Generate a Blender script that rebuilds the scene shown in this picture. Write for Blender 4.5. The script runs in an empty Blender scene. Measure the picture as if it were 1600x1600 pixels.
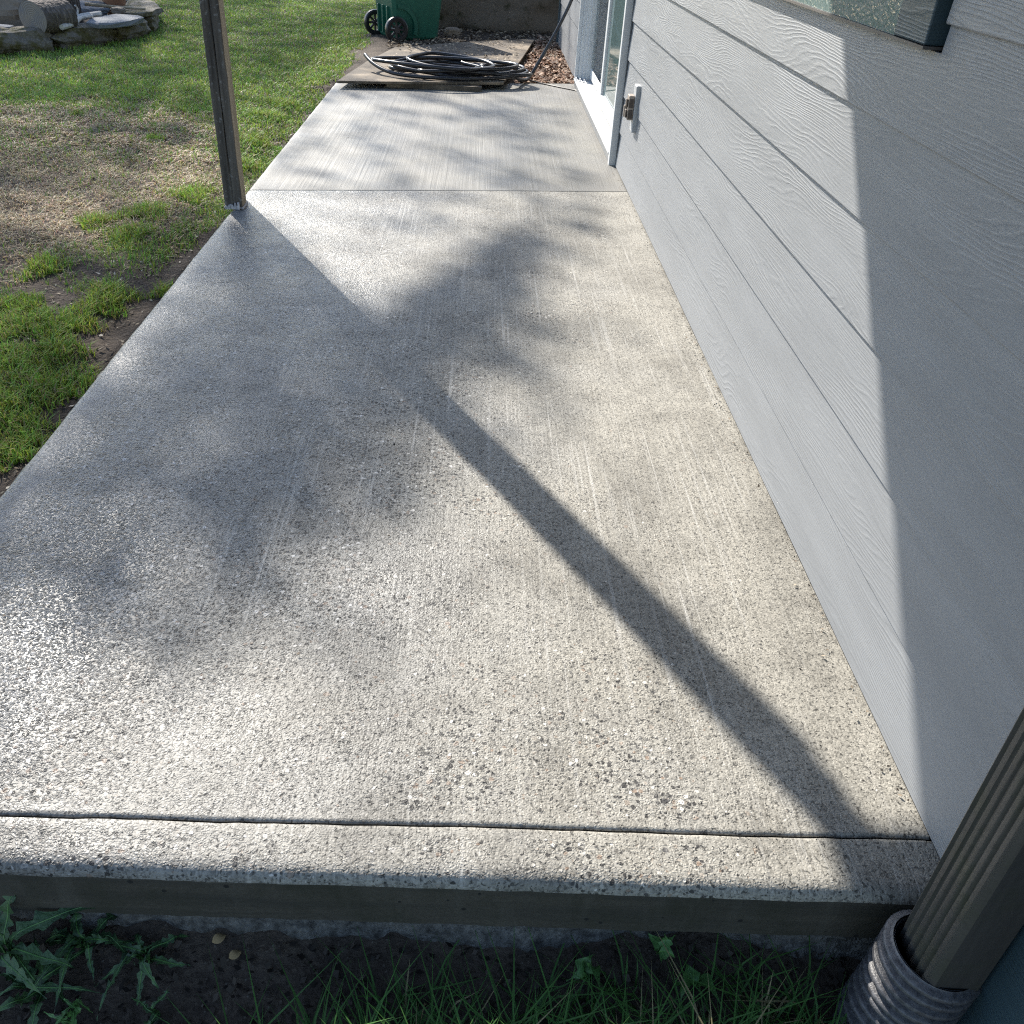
import bpy, bmesh, math, random
import numpy as np
from mathutils import Vector, Matrix, noise as mnoise

random.seed(7); rng = np.random.default_rng(11)
scene = bpy.context.scene
COL = scene.collection
R = math.radians

# ------------------------------------------------------------------ camera
CAM = Vector((1.105, 0.0, 1.206))
F_PX, PITCH, YAW, ROLL = 1388.22, .605, .059, .065
fw = Vector((math.sin(YAW)*math.cos(PITCH), math.cos(YAW)*math.cos(PITCH), -math.sin(PITCH)))
ri = Vector((math.cos(YAW), -math.sin(YAW), 0)); upv = ri.cross(fw)
ca = ri*math.cos(ROLL)+upv*math.sin(ROLL); cb = -ri*math.sin(ROLL)+upv*math.cos(ROLL)
cd = bpy.data.cameras.new('camera'); cam = bpy.data.objects.new('camera', cd); COL.objects.link(cam)
m = Matrix((ca, cb, -fw)).transposed().to_4x4(); m.translation = CAM; cam.matrix_world = m
cd.sensor_width = 36; cd.lens = F_PX/1600*36; cd.clip_start = .05; cd.clip_end = 2000
scene.camera = cam

# ------------------------------------------------------------------ light
SUN = Vector((-.655, 1.22, 1.0)).normalized()          # towards the sun
elev = math.asin(SUN.z); azim = math.atan2(SUN.x, SUN.y)
w = bpy.data.worlds.new('World'); scene.world = w; w.use_nodes = True
nt = w.node_tree
sky = nt.nodes.new('ShaderNodeTexSky'); sky.sky_type = 'NISHITA'; sky.sun_disc = False
sky.sun_elevation = elev; sky.sun_rotation = azim; sky.air_density = 1.0; sky.dust_density = .6; sky.ozone_density = 1.0
bg = nt.nodes['Background']; bg.inputs['Strength'].default_value = .12
nt.links.new(sky.outputs[0], bg.inputs[0])
sl = bpy.data.lights.new('sun', 'SUN'); sl.energy = 4.6; sl.angle = R(.55); sl.color = (1, .94, .84)
so = bpy.data.objects.new('sun', sl); COL.objects.link(so)
so.rotation_euler = SUN.to_track_quat('Z', 'Y').to_euler(); so.location = SUN*30
scene.view_settings.view_transform = 'Standard'; scene.view_settings.look = 'None'
scene.view_settings.gamma = 1; scene.view_settings.use_curve_mapping = False
scene.view_settings.exposure = 1.2
scene.cycles.use_denoising = False; scene.cycles.filter_width = 1.15; scene.cycles.max_bounces = 8; scene.cycles.sample_clamp_indirect = 6
scene.cycles.use_adaptive_sampling = False

# ------------------------------------------------------------------ helpers
def link(o, parent=None):
    COL.objects.link(o)
    if parent is not None: o.parent = parent
    return o
def tag(o, label=None, cat=None, group=None, kind=None):
    if label: o['label'] = label
    if cat: o['category'] = cat
    if group: o['group'] = group
    if kind: o['kind'] = kind
    return o
def empty(name, loc=(0, 0, 0), rz=0):
    o = bpy.data.objects.new(name, None); o.location = loc; o.rotation_euler = (0, 0, rz); o.empty_display_size = .1
    return link(o)
def mesh_obj(name, verts, faces, mat, parent=None, smooth=False, mats=None, fm=None):
    me = bpy.data.meshes.new(name); me.from_pydata([tuple(v) for v in verts], [], [tuple(f) for f in faces])
    for mm in (mats or [mat]): me.materials.append(mm)
    if fm is not None: me.polygons.foreach_set('material_index', fm)
    if smooth: me.polygons.foreach_set('use_smooth', [True]*len(me.polygons))
    me.update()
    return link(bpy.data.objects.new(name, me), parent)
def np_mesh(name, V, tris, mat, parent=None, col=None, smooth=False):
    V = np.asarray(V, np.float32); T = np.asarray(tris, np.int32)
    me = bpy.data.meshes.new(name)
    me.vertices.add(len(V)); me.vertices.foreach_set('co', V.ravel())
    me.loops.add(T.size); me.loops.foreach_set('vertex_index', T.ravel())
    k = T.shape[1]
    me.polygons.add(len(T)); me.polygons.foreach_set('loop_start', np.arange(0, T.size, k, dtype=np.int32))
    me.materials.append(mat)
    if smooth: me.polygons.foreach_set('use_smooth', np.ones(len(T), bool))
    if col is not None:
        a = me.color_attributes.new('Col', 'FLOAT_COLOR', 'POINT')
        c = np.ones((len(V), 4), np.float32); c[:, :3] = col; a.data.foreach_set('color', c.ravel())
    me.update(calc_edges=True); me.validate()
    return link(bpy.data.objects.new(name, me), parent)
class MB:
    def __init__(s): s.v = []; s.f = []; s.m = []; s.sm = []
    def add(s, vs, fs, mi=0):
        b = len(s.v); s.v += [tuple(v) for v in vs]; s.f += [tuple(i+b for i in f) for f in fs]; s.m += [mi]*len(fs)
        return s
    def box(s, x0, x1, y0, y1, z0, z1, mi=0):
        vs = [(x, y, z) for z in (z0, z1) for y in (y0, y1) for x in (x0, x1)]
        return s.add(vs, [(0, 2, 3, 1), (4, 5, 7, 6), (0, 1, 5, 4), (2, 6, 7, 3), (0, 4, 6, 2), (1, 3, 7, 5)], mi)
    def bbox(s, x0, x1, y0, y1, z0, z1, b=.004, mi=0):
        bm = bmesh.new(); bmesh.ops.create_cube(bm, size=1)
        for v in bm.verts:
            v.co = Vector(((x0+x1)/2+v.co.x*(x1-x0), (y0+y1)/2+v.co.y*(y1-y0), (z0+z1)/2+v.co.z*(z1-z0)))
        bmesh.ops.bevel(bm, geom=bm.edges[:], offset=b, segments=2, affect='EDGES', profile=.5)
        bm.verts.index_update(); s.add([v.co[:] for v in bm.verts], [[v.index for v in f.verts] for f in bm.faces], mi); bm.free(); return s
    def tube(s, pts, rad, n=10, mi=0, cap=True):
        pts = [Vector(p) for p in pts]; rr = rad if hasattr(rad, '__len__') else [rad]*len(pts)
        rings = []; ref = None
        for i, p in enumerate(pts):
            d = (pts[min(i+1, len(pts)-1)]-pts[max(i-1, 0)]).normalized()
            if ref is None: ref = d.orthogonal().normalized()
            ref = (ref-d*ref.dot(d)).normalized(); bi = d.cross(ref)
            rings.append([p+(ref*math.cos(t)+bi*math.sin(t))*rr[i] for t in [2*math.pi*k/n for k in range(n)]])
        vs = [v for r in rings for v in r]; fs = []
        for i in range(len(rings)-1):
            for k in range(n):
                k2 = (k+1) % n; fs.append((i*n+k, i*n+k2, (i+1)*n+k2, (i+1)*n+k))
        if cap: fs.append(tuple(range(n-1, -1, -1))); fs.append(tuple((len(rings)-1)*n+k for k in range(n)))
        return s.add(vs, fs, mi)
    def lathe(s, prof, c=(0, 0, 0), ax=(0, 0, 1), n=28, mi=0):
        ax = Vector(ax).normalized(); u = ax.orthogonal().normalized(); v = ax.cross(u); c = Vector(c); vs = []; fs = []
        for (r, h) in prof:
            for k in range(n):
                t = 2*math.pi*k/n; vs.append(c+ax*h+(u*math.cos(t)+v*math.sin(t))*r)
        for i in range(len(prof)-1):
            for k in range(n):
                k2 = (k+1) % n; fs.append((i*n+k, i*n+k2, (i+1)*n+k2, (i+1)*n+k))
        return s.add(vs, fs, mi)
    def build(s, name, mats, parent=None, smooth=False):
        mats = mats if isinstance(mats, list) else [mats]
        o = mesh_obj(name, s.v, s.f, None, parent, False, mats, s.m)
        if smooth:
            me = o.data; me.polygons.foreach_set('use_smooth', [True]*len(me.polygons))
            bm = bmesh.new(); bm.from_mesh(me)
            for e in bm.edges:
                if len(e.link_faces) == 2 and e.calc_face_angle(0) > .7: e.smooth = False
            bm.to_mesh(me); bm.free()
        return o

# ---- node material helper
class NM:
    def __init__(s, name):
        s.mat = bpy.data.materials.new(name); s.mat.use_nodes = True; s.t = s.mat.node_tree; s.b = s.t.nodes['Principled BSDF']
        s.tc = s.t.nodes.new('ShaderNodeTexCoord')
    def n(s, typ, **kw):
        nd = s.t.nodes.new(typ)
        for k, v in kw.items():
            if k.startswith('i_'):
                key = k[2:]; nd.inputs[int(key) if key.isdigit() else key.replace('_', ' ')].default_value = v
            else: setattr(nd, k, v)
        return nd
    def l(s, a, b): s.t.links.new(a, b)
    def vec(s, sx=1, sy=1, sz=1, src=None, rand=False):
        mp = s.n('ShaderNodeMapping'); mp.inputs['Scale'].default_value = (sx, sy, sz)
        src = src or s.tc.outputs['Object']
        if rand:
            oi = s.n('ShaderNodeObjectInfo'); cx = s.n('ShaderNodeCombineXYZ')
            a = s.math('MULTIPLY', oi.outputs['Random'], 37.0); b = s.math('MULTIPLY', oi.outputs['Random'], 91.0)
            s.l(a, cx.inputs[0]); s.l(b, cx.inputs[1]); s.l(a, cx.inputs[2])
            ad = s.n('ShaderNodeVectorMath', operation='ADD'); s.l(src, ad.inputs[0]); s.l(cx.outputs[0], ad.inputs[1]); src = ad.outputs[0]
        s.l(src, mp.inputs[0]); return mp.outputs[0]
    def noise(s, v, scale, detail=3, rough=.55, dist=0):
        nd = s.n('ShaderNodeTexNoise'); nd.inputs['Scale'].default_value = scale; nd.inputs['Detail'].default_value = detail
        nd.inputs['Roughness'].default_value = rough; nd.inputs['Distortion'].default_value = dist; s.l(v, nd.inputs['Vector']); return nd.outputs['Fac']
    def vor(s, v, scale, feature='F1', rnd=1):
        nd = s.n('ShaderNodeTexVoronoi', feature=feature); nd.inputs['Scale'].default_value = scale; nd.inputs['Randomness'].default_value = rnd
        s.l(v, nd.inputs['Vector']); return nd
    def ramp(s, fac, stops, interp='LINEAR'):
        nd = s.n('ShaderNodeValToRGB'); cr = nd.color_ramp; cr.interpolation = interp
        while len(cr.elements) < len(stops): cr.elements.new(.5)
        for e, (p, c) in zip(cr.elements, stops):
            e.position = p; e.color = (c, c, c, 1) if not hasattr(c, '__len__') else (*c, 1)
        s.l(fac, nd.inputs[0]); return nd.outputs[0]
    def math(s, op, a, b=None, c=None, clamp=False):
        nd = s.n('ShaderNodeMath', operation=op, use_clamp=clamp)
        for i, x in enumerate((a, b, c)):
            if x is None: continue
            if isinstance(x, (int, float)): nd.inputs[i].default_value = x
            else: s.l(x, nd.inputs[i])
        return nd.outputs[0]
    def mix(s, fac, a, b, mode='MIX'):
        nd = s.n('ShaderNodeMix', data_type='RGBA', blend_type=mode)
        for i, x in ((0, fac), (6, a), (7, b)):
            if isinstance(x, (int, float)): nd.inputs[i].default_value = x
            elif hasattr(x, '__len__'): nd.inputs[i].default_value = (*x, 1)
            else: s.l(x, nd.inputs[i])
        return nd.outputs[2]
    def bump(s, h, strength=.5, dist=.002, prev=None):
        nd = s.n('ShaderNodeBump'); nd.inputs['Strength'].default_value = strength; nd.inputs['Distance'].default_value = dist
        s.l(h, nd.inputs['Height'])
        if prev is not None: s.l(prev, nd.inputs['Normal'])
        return nd.outputs[0]
    def out(s, col=None, rough=None, normal=None, metal=None, spec=None):
        for k, v in (('Base Color', col), ('Roughness', rough), ('Normal', normal), ('Metallic', metal), ('Specular IOR Level', spec)):
            if v is None: continue
            if isinstance(v, (int, float)): s.b.inputs[k].default_value = v
            elif hasattr(v, '__len__') and not hasattr(v, 'links'): s.b.inputs[k].default_value = (*v, 1)
            else: s.l(v, s.b.inputs[k])
        return s.mat

def simple(name, c1, c2, scale=20, rough=.7, bump=.3, bd=.002, metal=0, detail=4, stretch=(1, 1, 1), spec=None, rand=True):
    M = NM(name); v = M.vec(*stretch, rand=rand)
    n1 = M.noise(v, scale, detail, .6)
    return M.out(M.ramp(n1, [(.3, c1), (.7, c2)]), rough, M.bump(M.noise(v, scale*3, 3), bump, bd), metal, spec)

# ---------------- concrete
def mat_aggregate():
    M = NM('aggregate_concrete'); o = M.tc.outputs['Object']; v = M.vec()
    sep = M.n('ShaderNodeSeparateXYZ'); M.l(o, sep.inputs[0])
    at = M.n('ShaderNodeAttribute', attribute_name='trowel'); tr = M.ramp(M.math('ADD', at.outputs['Fac'], M.math('MULTIPLY_ADD', M.noise(v, 60, 3), .5, -.25)), [(.3, 0), (.7, 1)])
    wob = M.n('ShaderNodeTexNoise'); wob.inputs['Scale'].default_value = 95; M.l(v, wob.inputs['Vector'])
    wv = M.n('ShaderNodeMix', data_type='VECTOR'); wv.inputs[0].default_value = .009
    M.l(v, wv.inputs[4]); M.l(wob.outputs['Color'], wv.inputs[5])
    vb = M.vor(wv.outputs[1], 98); vs = M.vor(wv.outputs[1], 240)
    big = M.noise(v, 1.6, 5, .6); mid = M.noise(v, 7, 5, .65)
    ex = M.math('ADD', M.math('MULTIPLY', sep.outputs[0], -.17), M.math('ADD', M.math('MULTIPLY', big, .75), M.math('MULTIPLY', mid, .6)))
    ex = M.ramp(ex, [(.30, .12), (.44, .5), (.60, 1.0)])
    ex = M.math('MULTIPLY', ex, M.math('MULTIPLY_ADD', tr, -.8, 1.0))
    rc = M.n('ShaderNodeSeparateColor'); M.l(vb.outputs['Color'], rc.inputs[0])
    stone = M.ramp(rc.outputs[0], [(.0, (.018, .018, .021)), (.42, (.036, .036, .04)), (.50, (.075, .074, .076)), (.60, (.16, .155, .148)), (.72, (.28, .27, .25)), (.80, (.22, .16, .125)), (.88, (.40, .39, .37)), (.95, (.62, .61, .6)), (1, (.72, .71, .70))])
    rs = M.n('ShaderNodeSeparateColor'); M.l(vs.outputs['Color'], rs.inputs[0])
    fine = M.ramp(rs.outputs[1], [(0, (.05, .049, .048)), (.16, (.13, .128, .122)), (.4, (.26, .256, .243)), (1, (.40, .393, .373))])
    paste = M.mix(.55, M.mix(M.noise(v, 300, 2), (.215, .212, .202), (.355, .35, .332)), fine)
    size = M.math('MULTIPLY', M.math('MULTIPLY_ADD', ex, .48, .03), M.math('MULTIPLY_ADD', rc.outputs[1], .6, .55))
    spot = M.math('DIVIDE', M.math('SUBTRACT', size, vb.outputs['Distance']), .09, clamp=True)
    col = M.mix(M.math('MULTIPLY', spot, .92), paste, stone)
    vl = M.vor(wv.outputs[1], 62); rl = M.n('ShaderNodeSeparateColor'); M.l(vl.outputs['Color'], rl.inputs[0])
    isl = M.math('MULTIPLY', M.math('GREATER_THAN', rl.outputs[0], .93), M.math('LESS_THAN', vl.outputs['Distance'], .32))
    col = M.mix(M.math('MULTIPLY', isl, M.math('MULTIPLY_ADD', ex, .6, .25)), col, M.ramp(rl.outputs[1], [(0, (.04, .04, .045)), (.35, (.09, .09, .10)), (.5, (.26, .19, .15)), (.7, (.32, .31, .29)), (1, (.6, .59, .58))]))
    pit = M.ramp(M.noise(v, 150, 2, .5, .5), [(.33, 1), (.38, 0)])
    col = M.mix(M.math('MULTIPLY', pit, .75), col, (.035, .035, .036))
    tint = M.noise(v, 2.6, 5, .6); warm = M.math('ADD', M.math('MULTIPLY', sep.outputs[0], .35), M.math('MULTIPLY', tint, .9))
    col = M.mix(M.ramp(warm, [(.45, 0), (1.05, .75)]), col, M.mix(1.0, col, (1.0, .955, .86), 'MULTIPLY'))
    stain = M.noise(v, 3.7, 6, .7)
    col = M.mix(M.ramp(stain, [(.46, 0), (.66, .75)]), col, M.mix(1.0, col, (.55, .545, .54), 'MULTIPLY'))
    drip = M.noise(M.vec(7, .9, 1), 1, 5, .65)
    col = M.mix(M.ramp(drip, [(.5, 0), (.7, .45)]), col, M.mix(1.0, col, (.6, .6, .6), 'MULTIPLY'))
    hb = M.math('MULTIPLY', spot, M.math('MULTIPLY_ADD', rc.outputs[2], 1.0, -.45))
    hs = M.ramp(vs.outputs['Distance'], [(0, 1), (.65, 0)])
    h = M.math('ADD', hb, M.math('MULTIPLY', hs, M.math('MULTIPLY_ADD', ex, .35, .25))); h = M.math('SUBTRACT', h, M.math('MULTIPLY', pit, .7))
    brush = M.noise(M.vec(130, 3, 1), 1, 2, .5)
    h = M.math('ADD', h, M.math('MULTIPLY', brush, M.ramp(sep.outputs[0], [(.3, .05), (1, .5)])))
    nrm = M.bump(h, .9, .0024)
    nrm = M.bump(M.noise(v, 14, 3), .3, .008, nrm)
    wet = M.math('ADD', M.math('MULTIPLY', sep.outputs[0], .26), M.math('MULTIPLY', M.noise(v, 2.4, 6, .7), .75))
    rg = M.ramp(wet, [(.42, .34), (.66, .62)])
    col = M.mix(M.ramp(wet, [(.44, .9), (.70, 0)]), col, M.mix(1.0, col, (.60, .61, .64), 'MULTIPLY'))
    lines = M.noise(M.vec(95, .9, 1), 1, 3, .6, .3)
    lm_ = M.math('MULTIPLY', M.ramp(lines, [(.56, 0), (.66, 1)]), M.ramp(sep.outputs[0], [(.45, 0), (.62, .55)]))
    col = M.mix(M.math('MULTIPLY', lm_, M.ramp(M.noise(v, 2.2, 4), [(.38, .15), (.6, 1)])), col, (.44, .43, .405))
    return M.out(col, rg, nrm, spec=.38)
def mat_broom():
    M = NM('broomed_concrete'); v = M.vec()
    st = M.noise(M.vec(52, .7, 1), 1, 4, .6, .35); st2 = M.noise(M.vec(150, 2.2, 1), 1, 3, .6)
    g = M.ramp(M.math('ADD', M.math('MULTIPLY', st, .7), M.math('MULTIPLY', st2, .3)), [(.34, 0), (.5, .5), (.66, 1)])
    at = M.n('ShaderNodeAttribute', attribute_name='trowel'); g = M.math('MULTIPLY_ADD', at.outputs['Fac'], M.math('SUBTRACT', .6, g), g)
    base = M.mix(g, (.155, .151, .142), (.215, .21, .196))
    grain = M.noise(v, 170, 3, .6)
    col = M.mix(.3, base, M.ramp(grain, [(.3, (.06, .06, .06)), (.7, (.32, .31, .29))]))
    col = M.mix(M.ramp(M.noise(v, 2.6, 5, .65), [(.4, 0), (.75, .6)]), col, (.25, .234, .195))
    col = M.mix(M.ramp(M.noise(v, 6, 5, .7), [(.58, 0), (.74, .5)]), col, (.2, .195, .18))
    nrm = M.bump(M.math('ADD', g, M.math('MULTIPLY', grain, .9)), .6, .0018)
    return M.out(col, M.ramp(M.noise(v, 3, 5, .65), [(.32, .45), (.68, .65)]), nrm, spec=.32)
def mat_trowel():
    M = NM('trowelled_concrete'); v = M.vec()
    g = M.noise(v, 190, 3, .65); b = M.noise(v, 7, 5, .6)
    col = M.mix(g, (.26, .25, .225), (.5, .48, .44)); col = M.mix(M.ramp(b, [(.45, 0), (.8, .6)]), col, (.22, .215, .2))
    return M.out(col, .5, M.bump(g, .5, .0015))
def mat_formed():  # stained edge concrete, colours darkened further for the dim light on the front
    M = NM('formed_concrete'); v = M.vec()
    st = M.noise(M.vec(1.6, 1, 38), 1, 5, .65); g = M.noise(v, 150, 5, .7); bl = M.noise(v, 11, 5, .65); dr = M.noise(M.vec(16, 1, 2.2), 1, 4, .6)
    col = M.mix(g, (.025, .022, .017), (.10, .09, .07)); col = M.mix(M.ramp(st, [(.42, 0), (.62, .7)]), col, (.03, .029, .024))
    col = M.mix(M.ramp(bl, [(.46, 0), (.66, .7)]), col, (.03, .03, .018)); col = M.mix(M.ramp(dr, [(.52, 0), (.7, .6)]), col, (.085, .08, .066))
    hole = M.vor(v, 42); hs = M.n('ShaderNodeSeparateColor'); M.l(hole.outputs['Color'], hs.inputs[0])
    hm = M.math('LESS_THAN', hole.outputs['Distance'], M.math('MULTIPLY', M.ramp(hs.outputs[0], [(.6, 0), (1, 1)]), .22))
    col = M.mix(hm, col, (.012, .012, .011))
    h = M.math('SUBTRACT', M.math('ADD', g, st), M.math('MULTIPLY', hm, 1.5))
    return M.out(col, .88, M.bump(h, 1.0, .005))
M_AGG = mat_aggregate(); M_BROOM = mat_broom(); M_TROWEL = mat_trowel(); M_FORM = mat_formed()
M_RUBBLE = simple('rough_footing', (.03, .029, .028), (.19, .185, .175), 60, .9, 1, .012)

def mat_siding(name, c):
    M = NM(name); v = M.vec(1, .62, 5.0, rand=True)
    sep = M.n('ShaderNodeSeparateXYZ'); M.l(M.tc.outputs['Object'], sep.inputs[0])
    n1 = M.noise(v, 1.5, 2.2, .45); n2 = M.noise(M.vec(1, 22, 90, rand=True), 1, 3, .6)
    n3 = M.noise(M.vec(1, 5, 30, rand=True), 1, 3, .6)
    ph = M.math('ADD', M.math('MULTIPLY', sep.outputs[2], 105.0), M.math('ADD', M.math('MULTIPLY', n1, 26.0), M.math('MULTIPLY', n3, 2.2)))
    s1 = M.math('SINE', M.math('MULTIPLY', ph, 6.283))
    ridge = M.ramp(M.math('MULTIPLY_ADD', s1, .5, .5), [(0, 0), (.55, .1), (.8, .7), (1, 1)])
    amp = M.ramp(M.noise(M.vec(1, .8, 3, rand=True), 2.2, 3), [(.36, .06), (.62, 1)])
    fine = M.noise(M.vec(1, 7, 260, rand=True), 1, 2, .5)
    h = M.math('ADD', M.math('MULTIPLY', ridge, amp), M.math('ADD', M.math('MULTIPLY', fine, 1.0), M.math('MULTIPLY', n2, .5)))
    nrm = M.bump(h, .5, .0013)
    # fine spray droplets
    dv = M.vor(M.vec(1, 1, 1), 115); rc = M.n('ShaderNodeSeparateColor'); M.l(dv.outputs['Color'], rc.inputs[0])
    size = M.math('MULTIPLY', M.ramp(rc.outputs[0], [(.55, 0), (1, 1)]), .2)
    drop = M.math('LESS_THAN', dv.outputs['Distance'], size)
    dens = M.ramp(M.noise(M.vec(), 3.3, 3), [(.42, 0), (.62, 1)])
    drop = M.math('MULTIPLY', drop, dens)
    nrm = M.bump(drop, .8, .002, nrm)
    d = [x*.86 for x in c]
    col = M.mix(M.ramp(M.noise(M.vec(1, 1, 6, rand=True), 2.5, 4), [(.35, 0), (.75, 1)]), c, d)
    rg = M.mix(drop, (.5, .5, .5), (.12, .12, .12))
    return M.out(col, rg, nrm)
M_SIDE = mat_siding('grey_fibre_siding', (.232, .242, .256))
M_TEAL = mat_siding('teal_trim_paint', (.035, .065, .082))
M_VINYL = simple('white_vinyl', (.56, .57, .58), (.64, .65, .65), 6, .4, .05, .001)
M_FLASH = simple('grey_flashing', (.15, .155, .16), (.19, .195, .2), 9, .5, .15, .001)
M_SHADE = simple('dark_gap', (.05, .055, .06), (.08, .085, .09), 20, .8)
M_BRONZE = simple('bronze_window_rail', (.07, .062, .06), (.11, .10, .095), 25, .5, .2, .001)
def mat_hammered():
    M = NM('obscure_glass'); v = M.vec(1, 1, 1)
    n = M.noise(v, 85, 3, .5, .6); n2 = M.noise(v, 140, 4, .65)
    col = M.ramp(n2, [(.3, (.10, .145, .14)), (.75, (.2, .275, .265))])
    return M.out(col, .12, M.bump(n, .45, .003), spec=.7)
M_OBS = mat_hammered()
def mat_glass():
    M = NM('door_glass'); return M.out((.10, .15, .15), .03, M.bump(M.noise(M.vec(), 2, 2), .05, .01), spec=.8)
M_GLASS = mat_glass()
def mat_clear():
    M = NM('clear_glass'); fr = M.n('ShaderNodeFresnel', i_IOR=1.45); tr = M.n('ShaderNodeBsdfTransparent'); gl = M.n('ShaderNodeBsdfGlossy', i_Roughness=.02)
    tr.inputs[0].default_value = (.86, .92, .91, 1); mx = M.n('ShaderNodeMixShader'); M.l(fr.outputs[0], mx.inputs[0]); M.l(tr.outputs[0], mx.inputs[1]); M.l(gl.outputs[0], mx.inputs[2])
    M.l(mx.outputs[0], M.t.nodes['Material Output'].inputs[0]); return M.mat
M_CLEAR = mat_clear()
M_CURTAIN = simple('room_blind', (.45, .47, .46), (.55, .57, .56), 8, .8)
def mat_spout():
    M = NM('weathered_downspout'); v = M.vec()
    st = M.noise(M.vec(60, 60, 3), 1, 5, .7); g = M.noise(v, 70, 4)
    col = M.mix(st, (.026, .025, .024), (.095, .091, .084)); col = M.mix(M.ramp(M.noise(v, 13, 4), [(.5, 0), (.72, .7)]), col, (.05, .055, .036))
    return M.out(col, .5, M.bump(M.noise(v, 20, 3), .5, .006, M.bump(g, .6, .002)), .1)
M_SPOUT = mat_spout()
M_DRAIN = simple('scuffed_black_plastic', (.04, .04, .045), (.13, .13, .137), 110, .42, .4, .002, detail=6)
def mat_post(name, c1, c2, spots):
    M = NM(name); v = M.vec(14, 14, 1.1)
    g = M.noise(v, 1.6, 5, .65); col = M.ramp(g, [(.3, c1), (.72, c2)])
    if spots: col = M.mix(M.ramp(M.noise(M.vec(), 48, 4, .7), [(.58, 0), (.68, .75)]), col, (.26, .25, .24))
    return M.out(col, .85, M.bump(M.math('ADD', g, M.math('MULTIPLY', M.noise(M.vec(60, 60, 4), 1, 4), .9)), 1.0, .007))
M_POSTD = mat_post('weathered_dark_wood', (.026, .023, .021), (.17, .148, .125), True)
M_POSTT = mat_post('bare_tan_wood', (.24, .19, .125), (.42, .35, .25), False)
M_GALV = simple('galvanised_lichen', (.2, .19, .21), (.62, .6, .62), 60, .6, .8, .004)
M_TIMBER = simple('roof_timber', (.22, .16, .10), (.38, .29, .2), 9, .8, .3, .003, stretch=(4, 1, 4))
M_ROOF = simple('roof_shingle', (.05, .05, .055), (.11, .11, .115), 40, .9, .6, .004)
M_HOSE = simple('black_hose', (.012, .012, .014), (.03, .03, .034), 30, .28, .15, .001)
M_HOSE2 = simple('dark_cord', (.015, .013, .013), (.035, .03, .03), 30, .4, .15, .001)
M_BIN = simple('green_bin_plastic', (.006, .085, .055), (.012, .115, .075), 5, .5, .12, .001)
M_TYRE = simple('black_wheel_plastic', (.012, .011, .012), (.03, .028, .028), 40, .38, .2, .001)
M_HUB = simple('wheel_hub', (.035, .03, .03), (.06, .052, .05), 30, .5, .2, .001)
def mat_ply():
    M = NM('weathered_plywood'); v = M.vec()
    g = M.noise(M.vec(2, 26, 10), 1, 4, .6); b = M.noise(v, 3.5, 5, .65)
    col = M.ramp(g, [(.3, (.12, .09, .062)), (.7, (.30, .24, .17))])
    col = M.mix(M.ramp(b, [(.38, 0), (.55, .95)]), col, M.mix(M.noise(v, 40, 4), (.035, .028, .022), (.12, .095, .07)))
    return M.out(col, .85, M.bump(M.math('ADD', g, M.noise(v, 60, 4)), .6, .004))
M_PLY = mat_ply()
M_BRASS = simple('tap_brass', (.3, .22, .1), (.45, .35, .18), 30, .4, .1, .001, .8)
M_BOXG = simple('outlet_grey', (.36, .37, .38), (.45, .46, .47), 15, .45, .1, .001)
M_BOXT = simple('outlet_tan', (.27, .22, .18), (.38, .32, .27), 15, .45, .1, .001)
M_BOXD = simple('outlet_brown', (.06, .045, .038), (.1, .08, .065), 15, .5, .1, .001)
def mat_vcol(name, rough=.6, trans=0):
    M = NM(name); a = M.n('ShaderNodeVertexColor', layer_name='Col')
    M.out(a.outputs[0], rough, spec=.3)
    if trans:
        t = M.n('ShaderNodeBsdfTranslucent'); M.l(a.outputs[0], t.inputs[0]); mx = M.n('ShaderNodeMixShader'); mx.inputs[0].default_value = trans
        M.l(M.b.outputs[0], mx.inputs[1]); M.l(t.outputs[0], mx.inputs[2]); M.l(mx.outputs[0], M.t.nodes['Material Output'].inputs[0])
    return M.mat
M_GRASS = mat_vcol('grass_blade', .5, .35); M_LITTER = mat_vcol('dry_litter', .8); M_LEAF = mat_vcol('leaf', .5, .3)
def mat_soil():
    M = NM('soil'); v = M.vec()
    a = M.noise(v, 5, 6, .65); g = M.noise(v, 60, 5, .7); vb = M.vor(v, 70)
    col = M.ramp(a, [(.3, (.036, .028, .023)), (.6, (.08, .063, .05)), (.8, (.13, .105, .085))])
    col = M.mix(M.ramp(g, [(.45, 0), (.8, .6)]), col, (.15, .12, .09))
    col = M.mix(M.ramp(vb.outputs['Distance'], [(.06, .55), (.16, 0)]), col, (.2, .18, .15))
    h = M.math('ADD', a, M.math('ADD', M.math('MULTIPLY', g, .5), M.math('MULTIPLY', vb.outputs['Distance'], -.25)))
    return M.out(col, .92, M.bump(h, 1, .02), spec=.2)
M_SOIL = mat_soil()
def mat_stone(name, c1, c2, moss, amt):
    M = NM(name); v = M.vec(rand=True)
    a = M.noise(v, 9, 6, .65); g = M.noise(v, 55, 4, .65)
    col = M.mix(g, c1, c2)
    col = M.mix(M.ramp(a, [(amt, 0), (amt+.14, .92)]), col, M.mix(g, tuple(x*.5 for x in moss), moss))
    return M.out(col, .88, M.bump(M.math('ADD', a, M.math('MULTIPLY', g, .4)), .9, .012), spec=.3)
M_STONE = mat_stone('mossy_stone', (.07, .06, .05), (.27, .24, .205), (.11, .095, .028), .42)
M_SLATE = mat_stone('blue_slate', (.11, .12, .135), (.24, .25, .265), (.16, .15, .12), .66)
M_BOULDER = mat_stone('dark_boulder', (.06, .05, .04), (.26, .22, .18), (.06, .06, .03), .55)
M_TANROCK = mat_stone('tan_rock', (.16, .13, .1), (.3, .25, .2), (.12, .11, .06), .62)
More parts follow.
